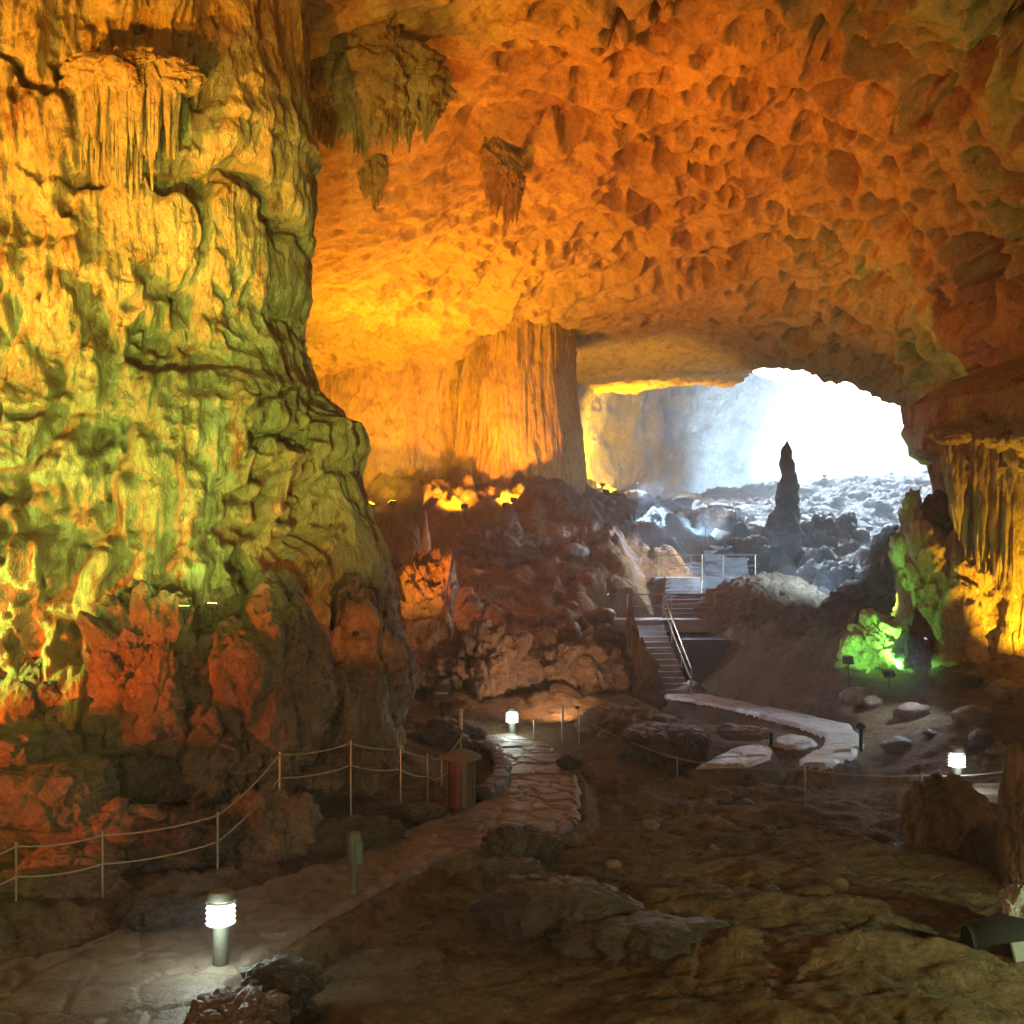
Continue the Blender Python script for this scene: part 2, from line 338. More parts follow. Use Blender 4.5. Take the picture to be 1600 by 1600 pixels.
# ------------------------------------------------------------------ cave roof
rp = [P(*a) for a in [
    (500, 0, 28), (500, 300, 38), (500, 450, 46), (500, 520, 52), (500, 592, 60), (700, 0, 30), (700, 200, 38), (700, 400, 48), (700, 500, 54), (700, 572, 61),
    (1000, 0, 32), (1000, 200, 41), (1000, 400, 53), (1000, 500, 60), (1000, 545, 64), (1000, 590, 72), (1010, 625, 80), (1150, 545, 62), (1150, 400, 52), (1150, 590, 65),
    (1300, 0, 32), (1300, 200, 40), (1300, 400, 49), (1300, 500, 55), (1300, 560, 58), (1300, 602, 59.5), (1450, 0, 30), (1450, 300, 40), (1450, 500, 47), (1450, 570, 50), (1440, 610, 51),
    (1600, 0, 28), (1600, 200, 33), (1600, 400, 38), (1600, 560, 41), (1600, 640, 42), (300, 0, 26), (1700, 300, 33), (1720, 560, 38)]]
rp += [(-20, 20, 21), (-30, 30, 14), (-24, 45, 15), (-20, 60, 14), (-36, 20, 4), (-40, 40, -2), (-38, 0, -3), (0, 0, 21), (0, 10, 21), (-10, 10, 21.5), (10, 10, 20), (0, -20, 17), (0, -38, 5), (0, -44, -4), (-20, -38, -3), (20, -38, -3), (-38, -20, -4),
       (20, 5, 15), (28, 10, 9), (36, 10, -3), (26, 28, 8), (33, 28, -2), (30, 44, 6), (37, 44, -3), (38, -10, -4), (5, 95, 18), (14, 90, 17.5), (5, 75, 16.5), (-10, 75, 16), (-10, 95, 17), (-30, 80, 12), (-32, 100, 12), (22, 75, 16.5), (20, 64, 16)]
roof_tps = TPS(rp, .05)
def make_roof():
    nx, ny = 760, 900
    tx = np.linspace(-1, 1, nx); ty = np.linspace(0, 1, ny)
    xs = np.where(tx < 0, tx * 26 - 14 * np.maximum(0, -tx - .6) / .4, tx * 28 + 12 * np.maximum(0, tx - .75) / .25)
    yv = np.concatenate([np.linspace(-45, 20, 110), np.linspace(20, 66, 600)[1:], np.linspace(66, 108, 191)[1:]])
    X, Y = np.meshgrid(xs, yv, indexing='ij'); B = roof_tps(X, Y); o = X * 0
    # deep scalloped pockets of the dome, fading to a smooth, gently combed vault at left
    pk = sst(-2, 9, X + .35 * (44 - Y)) * sst(64, 56, Y)
    wx = X + .9 * vnoise(X * .35, Y * .35, B * .35, 41); wy = Y + .9 * vnoise(X * .35, Y * .35, B * .35, 42); wz = B + .6 * vnoise(X * .35, Y * .35, B * .35, 43)
    D = .9 * fbm(X * .12, Y * .10, B * .12, 5, 51)
    f1, f2, r = worley(wx * .62, wy * .50, wz * .62, 52)
    D = D + pk * (.5 + 2.6 * r ** 1.5) * (1 - sst(.26, .56, f1))
    f1, f2, r = worley(wx * 1.25 + 9, wy * 1.0, wz * 1.25, 53)
    D = D + (.10 + .90 * pk) * (.15 + 1.5 * r ** 1.6) * (1 - sst(.20, .54, f1))
    f1, f2, r = worley(wx * .35 + 4, wy * .28, wz * .3, 58)
    D = D + pk * (.9 * (r > .5) - .7 * (r < .3)) * (1 - sst(.1, .6, f1)) - pk * .35 * ridged(X * .5, Y * .42, B * .5, 3, 72)
    # slanting combed ribs of the smooth part
    sm = 1 - pk
    D = D + .22 * sm * ridged(X * .30 + Y * .05, Y * .75 - X * .18, B * .3, 4, 54) + .10 * fbm(X * 1.4, Y * 1.6, B * 1.4, 4, 55)
    # knobbly hollows near the lit lower lip and a long low step across the vault
    lip = sst(42, 50, Y) * sst(8, 0, X)
    D = D + lip * .7 * (billow(X * .3, Y * .34, B * .4, 4, 57) - .7)
    rim = sst(58, 63, Y) * sst(72, 66, Y)
    D = D + rim * .22 * ridged(X * .5, Y * 1.6, o, 4, 59) + sst(64, 70, Y) * .20 * ridged(X * .9, Y * 1.1, o, 3, 60)
    for (px, py, Yc, sx, sy, a) in [(770, 275, 40, 1.3, .8, 1.2), (660, 130, 33.5, 1.0, .5, .9), (1120, 420, 53, 2.0, .7, 1.0), (1020, 455, 56, 2.4, .6, .9), (830, 425, 50, 1.0, .6, .8), (665, 410, 48, .8, .5, .7), (960, 440, 55, 2.5, .4, .5)]:
        x0 = (px - 800) / F * Yc; D = D + a * np.exp(-((X - x0) / sx) ** 2 - ((Y - Yc + .35 * (X - x0)) / sy) ** 2)
    gx = np.gradient(B, xs, axis=0); gy = np.gradient(B, yv, axis=1); nl = np.sqrt(1 + gx * gx + gy * gy)
    ed = 1.2 * fbm(X * .3, Y * .3, o, 4, 70)
    rimY = np.interp(X, [12, 15.8, 20, 25.2, 29, 34], [66, 63.5, 59.5, 51.5, 44, 40])
    keep = ~((X > 15.6 + ed * .4 + .02 * (Y - 62)) & (Y > rimY + ed * .5))
    keep &= ~((X > 6.5) & (Y > 80 + ed)) & (B > -7)
    V = np.stack([X - D * gx / nl, Y - D * gy / nl, B + D / nl], -1).reshape(-1, 3)
    Fc = grid_faces(nx, len(yv), keep=keep); V, Fc = compact(V, Fc)
    tag(mesh_obj('cave_ceiling', V, Fc, M_ROOF), 'vaulted cave ceiling pitted with rounded pockets', 'ceiling', kind='structure')
make_roof()

# ------------------------------------------------------------------ big flowstone column on the left
def sweep(name, cx, cy, ztab, rtab_x, rtab_y, z0, z1, nth, nz, disp, mat, front=(-165, 35), dense=.85, cxtab=None, expo=1.0, flank=False):
    k = int(nth * dense); th = np.concatenate([np.linspace(front[0], front[1], k, endpoint=False), np.linspace(front[1], front[0] + 360, nth - k, endpoint=False)]); th = np.radians(th)
    zs = np.linspace(z0, z1, nz); Zg, T = np.meshgrid(zs, th, indexing='ij')
    rx = np.interp(Zg, ztab, rtab_x); ry = np.interp(Zg, ztab, rtab_y); cxx = cx if cxtab is None else np.interp(Zg, ztab, cxtab)
    if flank:
        zz_ = np.linspace(z0, z1, 60); q_ = np.interp(zz_, ztab, rtab_x); pf = np.polyfit(zz_, q_, 3); rs = np.polyval(pf, Zg); rx = rs + (rx - rs) * sst(R(-68), R(-30), T)
    c, s = np.cos(T), np.sin(T)
    X = cxx + rx * np.sign(c) * np.abs(c) ** expo; Y = cy + ry * np.sign(s) * np.abs(s) ** expo
    D = disp(X, Y, Zg, T)
    nxv, nyv = c / np.maximum(rx, .05), s / np.maximum(ry, .05); l = np.sqrt(nxv ** 2 + nyv ** 2); 
    X = X + D * nxv / l; Y = Y + D * nyv / l
    V = np.stack([X, Y, Zg], -1).reshape(-1, 3); Fc = grid_faces(nz, nth, wrap=True)
    # caps
    nv = len(V); V = np.concatenate([V, [[V[:nth, 0].mean(), V[:nth, 1].mean(), z0], [V[-nth:, 0].mean(), V[-nth:, 1].mean(), z1 + .05]]])
    j = np.arange(nth); c1 = np.stack([j, (j + 1) % nth, np.full(nth, nv), np.full(nth, nv)], -1); c2 = np.stack([(nz - 1) * nth + (j + 1) % nth, (nz - 1) * nth + j, np.full(nth, nv + 1), np.full(nth, nv + 1)], -1)
    faces = [tuple(f) for f in c1[:, :3]] + [tuple(f) for f in c2[:, :3]]
    tri = np.array(faces); me_faces = Fc
    me = bpy.data.meshes.new(name)
    me.vertices.add(len(V)); me.vertices.foreach_set('co', V.astype(np.float32).ravel())
    tot = np.concatenate([me_faces.ravel(), tri.ravel()]).astype(np.int32); me.loops.add(len(tot)); me.loops.foreach_set('vertex_index', tot)
    st = np.concatenate([np.arange(len(me_faces)) * 4, len(me_faces) * 4 + np.arange(len(tri)) * 3]).astype(np.int32)
    me.polygons.add(len(st)); me.polygons.foreach_set('loop_start', st); me.update(calc_edges=True); me.validate()
    me.polygons.foreach_set('use_smooth', np.ones(len(me.polygons), dtype=bool)); me.materials.append(mat)
    o = bpy.data.objects.new(name, me); col.objects.link(o); return o

YC = 27.0
edge = [(0, 476), (100, 480), (190, 482), (250, 486), (262, 474), (330, 478), (400, 478), (470, 482), (500, 468), (530, 470), (570, 490), (610, 500), (650, 545), (662, 572), (700, 574), (740, 564), (780, 572), (820, 592), (850, 602), (900, 612), (940, 628), (960, 622), (1000, 606), (1060, 606), (1110, 618), (1150, 630)]
ez = np.array([CZ + (860 - py) / F * YC for py, px in edge])[::-1]; ex = np.array([(px - 800) / F * YC for py, px in edge])[::-1]
CX = -14.0
ztab = np.concatenate([[-2], ez, [23, 25]]); rxt = np.concatenate([[ex[0] - CX + .3], ex - CX, [ex[-1] - CX + .6, ex[-1] - CX + 1.5]]) - .15
ryt = np.interp(ztab, [-2, 0, 4, 8, 12, 16, 20, 25], [6.6, 6.2, 5.6, 5.2, 5.4, 5.2, 5.6, 7])
def feat(X, Z, items):
    D = 0 * X
    for (px, py, wpx, hpx, ang, a) in items:
        k = 22.3 / F; x0 = (px - 800) * k; z0 = CZ + (860 - py) * k; dx, dz = X - x0, Z - z0; c, s = math.cos(R(ang)), math.sin(R(ang))
        u = (dx * c + dz * s) / (wpx * k); v = (-dx * s + dz * c) / (hpx * k)
        D = D + a * np.exp(-(u ** 2 + v ** 2) ** 1.2)
    return D
COLF = [  # picture x, y, half width, half height, turn, depth (negative = hollow)
    (330, 262, 115, 20, -8, -1.0), (250, 532, 50, 20, -5, -.7), (90, 590, 22, 60, 5, -.8), (60, 660, 50, 18, -20, -.5), (180, 712, 22, 22, 0, -.8),
    (165, 45, 40, 40, 0, -.6), (95, 80, 16, 16, 0, -.5), (20, 120, 35, 10, 0, -.6), (55, 330, 45, 28, 15, -.5), (120, 270, 50, 14, -10, -.5), (235, 440, 40, 55, 15, -.5),
    (455, 350, 10, 60, -8, -.6), (425, 380, 10, 70, -14, -.5), (385, 500, 9, 120, -12, -.7), (345, 870, 14, 90, -17, -.9), (375, 760, 14, 60, -22, -.8), (400, 665, 65, 14, 25, -.8), (445, 640, 12, 40, 10, -.9),
    (440, 850, 24, 110, -7, -1.2), (420, 690, 30, 30, 0, .3), (350, 585, 50, 190, 4, .55), (280, 740, 40, 160, -5, .45), (120, 720, 60, 100, 8, .3), (510, 760, 30, 120, -8, .35), (480, 620, 16, 30, 0, -.6),
    (520, 900, 40, 60, -5, .4), (560, 960, 12, 50, -8, -.6), (20, 760, 60, 25, 0, -.5), (20, 880, 50, 60, 0, .4), (110, 870, 30, 90, -15, -.7), (190, 880, 40, 70, 0, .6), (150, 860, 40, 10, 0, -.6),
    (90, 1010, 90, 30, 0, -.5), (380, 130, 90, 130, 12, .7), (250, 110, 10, 80, 0, -.35),  (60, 450, 60, 50, 0, .2), (500, 1000, 30, 60, 0, -.6), (395, 1040, 70, 100, 0, .6)]
def col_disp(X, Y, Z, T):
    frontm = sst(29, 26, Y)
    mo = .7 + .3 * vnoise(X * .3, Y * .3, Z * .3, 5)
    D = .75 * fbm(X * .22, Y * .22, Z * .2, 5, 11)
    wxx = X + .5 * vnoise(X * .5, Y * .5, Z * .3, 80); wyy = Y + .5 * vnoise(X * .5, Y * .5, Z * .3, 81)
    fold = sst(-.30, .30, vnoise(X * .16 + 5, Y * .16, Z * .13, 19))
    fold = np.maximum(fold, feat(X, Z, [(375, 100, 125, 170, 0, 1), (240, 100, 60, 110, 0, 1), (330, 600, 110, 190, 4, .9), (260, 790, 110, 130, 0, .8)])); fold = np.minimum(fold, 1)
    hi = sst(12, 15, Z)
    D = D + (.24 + .24 * fold) * (ridged(wxx * .75, wyy * .75, Z * .09, 4, 12, .55) - .7) + .10 * (.4 + fold) * (ridged(wxx * 2.2, wyy * 2.2, Z * .22, 3, 17) - .7)       # hanging folds
    led = billow(wxx * .42, wyy * .42, Z * .42, 4, 13)
    D = D - .40 * (1 - fold) * sst(.32, .08, led) * sst(-.1, .25, vnoise(X * .35, Y * .35, Z * .35, 92))                                                   # cut ledges and hollows
    f1, f2, r = worley(wxx * .8, wyy * .8, Z * .7, 14); D = D + .32 * (1 - fold * .7) * ((1 - np.minimum(f1 * 1.1, 1) ** 2) * r - .2)
    f1, f2, r = worley(wxx * 2.2, wyy * 2.2, Z * 1.8, 15); D = D + .20 * (1 - fold * .7) * ((1 - np.minimum(f1 * 1.1, 1) ** 2) * r)
    n = ridged(X * .8, Y * .8, Z * .3, 3, 16); D = D - .6 * sst(1.15, 1.5, n) * (1 - .7 * fold)          # fissures
    D = D + .07 * fbm(X * 3.5, Y * 3.5, Z * 3, 3, 18) + .12 * (1 - fold) * fbm(X * 1.3, Y * 1.3, Z * 1.3, 3, 93)
    wX = X + 1.0 * fbm(X * .8, Y * .8, Z * .8, 3, 90); wZ = Z + 1.1 * fbm(X * .8, Y * .8, Z * .8, 3, 91)
    D = D + 1.25 * frontm * feat(wX, wZ, COLF)
    side = sst(-.9, -.2, T) * sst(1.0, .6, T)
    return D * (1 - .62 * side)
lc = sweep('rock_column', CX, YC, ztab, rxt, ryt, -1.5, 24.5, 1150, 980, col_disp, M_COL, flank=True)
tag(lc, 'huge flowstone column filling the left side from floor to ceiling, lit yellow and green', 'rock column')

# ------------------------------------------------------------------ back wall block and fluted pillar
def wall_disp(X, Y, Z, T):
    D = .5 * fbm(X * .25, Y * .25, Z * .2, 5, 21) + .22 * (ridged(X * .8, Y * .8, Z * .05, 4, 22) - .8)
    return D + .15 * billow(X * .9, Y * .9, Z * .8, 3, 23)
bw = sweep('rock_wall', -12, 66, [0, 6, 12, 16, 20], [12.4, 12.2, 11.8, 12.2, 14], [7.6, 7.2, 6.8, 6.8, 8], 3, 18.5, 620, 260, wall_disp, M_WALL, front=(-170, 10))
tag(bw, 'broad amber lit rock wall between the left column and the fluted pillar', 'rock wall')
def pil_disp(X, Y, Z, T):
    D = .28 * fbm(X * .3, Y * .3, Z * .15, 4, 24) + .34 * (ridged(X * .95, Y * .95, Z * .05, 4, 25) - .8)
    return D + .08 * billow(X * 1.5, Y * 1.5, Z * .9, 3, 26)
pl = sweep('rock_pillar', .35, 61.5, [3, 7, 9, 11, 13, 15, 16.5, 19], [3.7, 3.6, 3.45, 3.3, 3.1, 2.9, 2.9, 2.9], [3.8, 3.7, 3.5, 3.3, 3.2, 3.1, 3.1, 3.1], 4, 18.5, 520, 300, pil_disp, M_WALL)
tag(pl, 'fluted stone pillar rising behind the yellow floodlight to the ceiling', 'rock pillar')

# far left wall of the outer chamber
def make_far_wall():
    path = np.array([(0, 68), (4, 79), (8, 88), (13, 96), (19, 102.5), (26, 107.5), (34, 111), (43, 113), (52, 114)]); s = np.linspace(0, 1, 300) * (len(path) - 1)  # last stretch added so lamps can whiten it into a mist gradient
    px = np.interp(s, range(len(path)), path[:, 0]); py = np.interp(s, range(len(path)), path[:, 1]); top = np.interp(s, range(len(path)), [20, 20, 20.5, 21, 22, 21, 18.5, 16, 13])
    S, K = np.meshgrid(np.arange(300), np.linspace(0, 1, 130), indexing='ij'); Z = 4 + (top[S] - 4) * K
    tx = np.gradient(px); ty = np.gradient(py); l = np.hypot(tx, ty); nx, ny = ty / l, -tx / l
    X, Y = px[S], py[S]; D = 1.3 * fbm(X * .12, Y * .12, Z * .16, 5, 27) + .25 * ridged(X * .25 - Z * .2, Y * .25, Z * .3, 4, 28) + 2.2 * K ** 2
    V = np.stack([X + D * nx[S], Y + D * ny[S], Z], -1).reshape(-1, 3)
    B = np.stack([X - 3 * nx[S], Y - 3 * ny[S], Z], -1).reshape(-1, 3)      # the back of the wall, so that it has thickness
    Fc = grid_faces(300, 130); n = len(V)
    o = mesh_obj('far_wall', np.concatenate([V, B]), np.concatenate([Fc, Fc[:, ::-1] + n]), M_FAR)
    tag(o, 'smooth far cave wall, amber at its foot, with a right stretch added to glow like mist', 'rock wall')
make_far_wall()

# ------------------------------------------------------------------ column at the right edge with flared top
def rc_disp(X, Y, Z, T):
    up = sst(8.3, 9.3, Z)
    D = .5 * fbm(X * .35, Y * .35, Z * .25, 5, 29) + (.42 * (1 - up)) * (ridged(X * .8, Y * .8, Z * .10, 4, 30) - .8)
    f1, f2, r = worley(X * 1.3, Y * 1.3, Z * 1.1, 31); D = D + .35 * sst(7, 4, Z) * ((1 - np.minimum(f1 * 1.1, 1) ** 2) * r - .1)
    D = D - .8 * np.exp(-((X - 18.2) / .55) ** 4 - ((Z - 6.7) / 1.7) ** 4)
    return D
rc = sweep('rock_column', 20.4, 38.5, [-1, 1, 3, 5, 7.5, 8.4, 8.8, 9.6, 10.4, 11.2, 12], [4.9, 4.6, 4.5, 4.9, 5.15, 5.3, 6.0, 6.4, 6.2, 5, 3], [4.6, 4.3, 4.2, 4.3, 4.4, 4.6, 5.0, 5.4, 5.2, 4, 2.5], -.5, 12, 700, 520, rc_disp, M_COL, front=(-200, 0))
tag(rc, 'stone column at the right edge with hanging drapes, lit amber from its foot', 'rock column')

# ------------------------------------------------------------------ hanging drapes and stalactites
def cone(mb, x, y, zt, L, r, seed, n=14, m=14, bend=.12):
    rng = random.Random(seed); ph = rng.random() * 9; V = []; Fs = []
    for i in range(m):
        t = i / (m - 1); rr = r * ((1 - t) ** .75) * (1 + .18 * math.sin(t * 17 + ph)) + .012
        ox = bend * r * math.sin(t * 3 + ph) ; oy = bend * r * math.cos(t * 3.3 + ph)
        for k in range(n):
            a = 2 * math.pi * k / n; q = rr * (1 + .16 * math.sin(3 * a + ph) + .1 * math.sin(5 * a + ph * 2 + t * 3))
            V.append((x + ox + q * math.cos(a), y + oy + q * math.sin(a), zt - L * t))
    for i in range(m - 1):
        for k in range(n): Fs.append((i * n + k, (i + 1) * n + k, (i + 1) * n + (k + 1) % n, i * n + (k + 1) % n))
    Fs.append(tuple((m - 1) * n + k for k in range(n))[::-1]); mb.add(V, Fs)
def drape(name, label, cx, cyy, wx, wy, zt, slope, Lmin, Lmax, nc, rmin, rmax, seed, mat, lsl=0.0, body=0.0):
    mb = MB(); rng = random.Random(seed)
    for i in range(nc):
        u = rng.uniform(-1, 1); v = rng.uniform(-1, 1) * math.sqrt(max(0, 1 - u * u)); x = cx + wx * u; y = cyy + wy * v
        L = rng.uniform(Lmin, Lmax) * (1 - .35 * abs(u)) * (1 - lsl * u); cone(mb, x, y, zt + slope * u + rng.uniform(-.1, .3), L + .5, rng.uniform(rmin, rmax), seed * 100 + i)
    if body:
        V, Fc = rock_geo((wx * 2.3, wy * 2.6, body), seed, 5, .4); V = V @ np.array([[1, 0, slope / wx], [0, 1, 0], [0, 0, 1]]) + np.array([cx, cyy, zt + body * .1]); mb.add(V, [list(map(int, f)) for f in Fc])
    root = mb.build(name, mat); tag(root, label, 'rock formation'); return root
k = 32 / F
# ------------------------------------------------------------------ boulders
_ico = {}
def ico(n):
    if n not in _ico:
        bm = bmesh.new(); bmesh.ops.create_icosphere(bm, subdivisions=n, radius=1); bm.verts.index_update()
        _ico[n] = (np.array([v.co[:] for v in bm.verts]), np.array([[v.index for v in f.verts] for f in bm.faces])); bm.free()
    return _ico[n]
def rock_geo(size, seed, n=5, rough=.35, mode='round', scale=1.0):
    V, Fc = ico(n + 1 if n >= 5 else n); S = np.array(size) / 2; Q = V.copy()
    if mode in ('block', 'slab'):
        Q = Q / (np.abs(Q) ** 5).sum(1, keepdims=True) ** .2 * .88
    x, y, z = (Q * S * 1.0).T; m = float(np.mean(S)); f = 1.3 / m * scale; o = seed * 13.7
    D = rough * (fbm(x * f * .5 + o, y * f * .5, z * f * .5, 5, seed) + .35 * (ridged(x * f + o, y * f, z * f * (.35 if mode == 'flute' else 1), 4, seed + 3) - .8))
    f1, f2, r = worley(x * f * 1.3 + o, y * f * 1.3, z * f * (.4 if mode == 'flute' else 1.3), seed + 5); D = D + rough * .7 * (r - .35) * (1 - sst(.4, .9, f1)) + rough * .3 * sst(0, .25, f2 - f1) - rough * .2 + .10 * (ridged(x * f * 2.6 + o, y * f * 2.6, z * f * (.7 if mode == 'flute' else 2.4), 4, seed + 9) - .8) * (.5 + rough) + .05 * fbm(x * f * 7, y * f * 7, z * f * 7, 3, seed + 11)
    Q = Q * (1 + D[:, None])
    if mode == 'spike':
        h = (Q[:, 2:3] + 1) / 2; Q[:, :2] *= np.clip(1.25 - 1.05 * h, .12, 2)
    return Q * S, Fc
drape('stalactite_curtain', 'olive green stalactite curtain hanging just right of the big left column', (572 - 800) * k, 32.0, 2.0, .9, 18.9, -.35, .6, 1.7, 170, .10, .30, 3, M_COL, .35, 2.6)
drape('hanging_rock', 'knobbly yellow rock hanging alone from the smooth ceiling', (785 - 800) / F * 42, 41.5, .62, .5, 19.6, -.4, .3, 1.7, 50, .12, .28, 5, M_COL, -.1, 1.9)
drape('hanging_rock', 'small crooked stalactite left of the knobbly hanging rock', (583 - 800) / F * 38, 38, .35, .3, 18.5, 0, .3, 1.1, 14, .12, .24, 8, M_COL, 0, 2.0)
drape('stalactite_curtain', 'dark green stalactites hanging on the left flank of the right edge column', (1526 - 800) / F * 35.5, 35.0, 1.0, .7, 8.0, -.1, 1.4, 3.9, 60, .12, .30, 6, M_COL, -.3, 1.4)
drape('stalactite_curtain', 'short amber stalactites under the flared top of the right edge column', (1560 - 800) / F * 34.6, 34.4, 1.7, .6, 8.7, -.1, .4, 1.5, 70, .10, .24, 7, M_COL, 0, .9)
drape('stalactite_curtain', 'rippled stone drape hanging at the top left of the big column', -7.9, 22.6, 1.0, .45, 14.9, 0, .9, 2.0, 80, .06, .15, 9, M_COL, 0, .9)

def rock(name, label, cat, x, y, size, seed, mat, n=5, rough=.35, mode='round', rz=0, tilt=(0, 0), sink=.22, zb=None, group=None, scale=1.0):
    V, Fc = rock_geo(size, seed, n, rough, mode, scale); zg = gz(x, y) if zb is None else zb
    V = V + np.array([0, 0, size[2] / 2 * (1 - 2 * sink)])
    o = mesh_obj(name, V, Fc, mat, loc=(x, y, zg)); o.rotation_euler = (R(tilt[0]), R(tilt[1]), R(rz))
    return tag(o, label, cat, group)
def rk(px, py, Y, wp, hp, label, seed, mat=None, depth=None, name='boulder', cat='boulder', zb=None, **kw):
    """a rock whose foot stands where (px, py) is seen at distance Y, wp x hp picture units large"""
    x = (px - 800) / F * Y; w_, h_ = wp / F * Y, hp / F * Y; mode = kw.get('mode', 'round'); sink = kw.pop('sink', .2)
    zf = CZ + (860 - py) / F * Y if zb is None else zb
    return rock(name, label, cat, x, Y, (w_, depth or w_ * .8, h_ / (1 - sink)), seed, mat or M_BOUL, zb=zf, sink=sink, **kw)

# fluted rocks at the foot of the left column
rk(230, 1165, 21.6, 150, 215, 'tall ragged red lit rock below the green lit column', 1, mode='block', rough=.5, depth=2.0, n=6)
rk(405, 1160, 22.6, 210, 225, 'broad brown fluted rock curtain under the left column', 2, mode='flute', rough=.35, depth=3.0, n=6)
rk(545, 1160, 25.2, 165, 245, 'tall dark fluted rock at the right foot of the left column', 3, mode='flute', rough=.4, depth=3.0, n=6)
rk(60, 1150, 22.5, 170, 120, 'rounded orange lit boulder at the left edge of the picture', 4, rough=.35, depth=2, n=6)
rk(235, 1120, 20.6, 95, 120, 'bright red leaning rock blade in front of the ragged rock', 5, mode='spike', rough=.4, tilt=(0, 12), depth=.7)
rk(0, 1200, 19.6, 190, 60, 'orange sloping rock tongue at the left edge behind the railing', 6, mode='slab', rough=.3, depth=1.8)
rk(320, 1215, 21.2, 120, 90, 'craggy orange boulder with dark hollows behind the railing', 7, rough=.6, depth=1.2, n=6)
rk(450, 1185, 23.6, 120, 60, 'dark flat boulder behind the second railing post', 8, M_DARK, rough=.4, depth=1.3)
rk(70, 1270, 18.8, 190, 75, 'smooth brown slab rock above the rope at the far left', 9, mode='slab', rough=.22, depth=1.6)
rk(215, 1235, 20.4, 150, 60, 'dark blue black boulder behind the brown slab rock', 10, M_DARK, rough=.35, depth=1.4)
rk(160, 1335, 18.8, 150, 80, 'ribbed brown rock between the two rope spans', 11, rough=.5, depth=1.2)
rk(270, 1342, 18.9, 180, 70, 'dark wide rock below the lower rope', 12, M_DARK, rough=.35, depth=1.3)
rk(410, 1338, 19.6, 140, 95, 'orange brown boulder resting beside the path bend', 13, rough=.35, depth=1.3, n=6)
rk(510, 1335, 19.9, 220, 52, 'long low black rock beside the path behind the short post', 14, M_DARK, mode='slab', rough=.3, depth=.9, rz=8)
rk(500, 1228, 22.6, 60, 30, 'small orange stone under the railing', 15, rough=.4)
rk(655, 1275, 21.8, 70, 18, 'flat grey stone left of the bin', 16, M_DARK, rough=.3)
rk(60, 1425, 16.8, 230, 60, 'low brown rock hump at the lower left edge', 17, rough=.3, depth=1.5)
rk(250, 1440, 15.6, 110, 35, 'low dark rock at the left edge of the path', 18, M_DARK, rough=.35, depth=.8)
rk(120, 1370, 17.9, 130, 50, 'brown humped stone left of the dark wide rock', 19, rough=.4, depth=1.0)
# mid slope
rk(665, 1070, 36.5, 75, 190, 'red brown upright rock behind the round sign', 20, mode='block', rough=.45, depth=2.0, n=6)
rk(750, 1090, 36.0, 120, 110, 'brown boulder mass right of the round sign', 21, rough=.5, depth=2.4, n=6)
rk(880, 1085, 37.5, 150, 90, 'grey brown layered boulder left of the stair foot', 22, rough=.5, depth=2.4, n=6)
rk(700, 985, 41.0, 130, 50, 'long dark leaning slab on the slope above the sign', 23, M_BOUL, mode='slab', rough=.25, depth=1.0, tilt=(0, -28))
rk(840, 1000, 42.5, 140, 45, 'dark flat boulder with a shaded overhang on the slope', 24, M_DARK, rough=.3, mode='slab', depth=2.0)
rk(985, 1085, 38.8, 84, 112, 'narrow red brown stalagmite stump left of the lower stairs', 25, mode='spike', rough=.75, depth=1.6, n=6)
rk(765, 890, 50.5, 130, 75, 'dark grey boulder below the yellow floodlight', 26, M_DARK, rough=.4, depth=3)
rk(640, 880, 47.0, 60, 70, 'grey pointed rock beside the left column edge', 27, mode='spike', rough=.5, depth=1.5)
rk(665, 915, 44.0, 26, 110, 'slim pale stalagmite on the slope beside the left column', 28, M_PALE, mode='spike', rough=.35, depth=.7)
rk(940, 1060, 39.2, 70, 60, 'grey cracked boulder above the layered boulder', 29, M_FAR, rough=.5)
rk(640, 960, 42.5, 70, 70, 'rounded reddish boulder touching the left column edge', 30, rough=.4)
rk(870, 870, 52.0, 90, 45, 'brown ridge rock on the crest right of the floodlight', 31, rough=.5, depth=2.5)
rk(930, 905, 50.0, 90, 40, 'pale brown ridge rock on the falling crest', 32, M_FAR, rough=.5, depth=2.0)
# around the curved path
rk(1040, 1185, 29.3, 135, 50, 'dark brown block with a mossy front left of the curved path', 33, M_DARK, mode='block', rough=.25, depth=2.0, n=6)
rk(1165, 1152, 30.8, 70, 16, 'low reddish stone on the inner side of the path bend', 35, rough=.4)
rk(700, 1175, 29.4, 110, 45, 'dark arched boulder behind the bin', 36, M_DARK, rough=.3, depth=1.6)
rk(975, 1150, 32.0, 110, 40, 'grey rubble boulder behind the thin post', 37, M_BOUL, rough=.55, depth=2)
rk(893, 1198, 26.4, 40, 16, 'small dark stone at the top right of the paved tongue', 38, M_DARK, rough=.4)
rk(820, 1330, 19.0, 110, 34, 'low dark stone at the near end of the paved tongue', 39, M_DARK, rough=.4, depth=.8)
# right hand side
rk(1480, 1350, 19.8, 130, 110, 'fluted brown rock stump under the right bollard lamp', 40, mode='flute', rough=.45, depth=1.4, n=6, zb=-.3)
rk(1545, 1385, 18.4, 80, 90, 'smooth black green boulder at the right below the rock stump', 41, M_DARK, rough=.2, depth=1.0)
rk(1432, 1345, 19.6, 42, 65, 'pointed leaning stone left of the rock stump', 42, mode='spike', rough=.4, tilt=(0, 25), depth=.5)
rk(1590, 1400, 17.0, 40, 190, 'narrow brown rock at the very right edge', 43, mode='flute', rough=.4, depth=.8)
rk(1598, 1540, 14.4, 110, 140, 'pale green lit rock at the lower right corner', 44, M_PALE, rough=.3, depth=1.0, n=6)
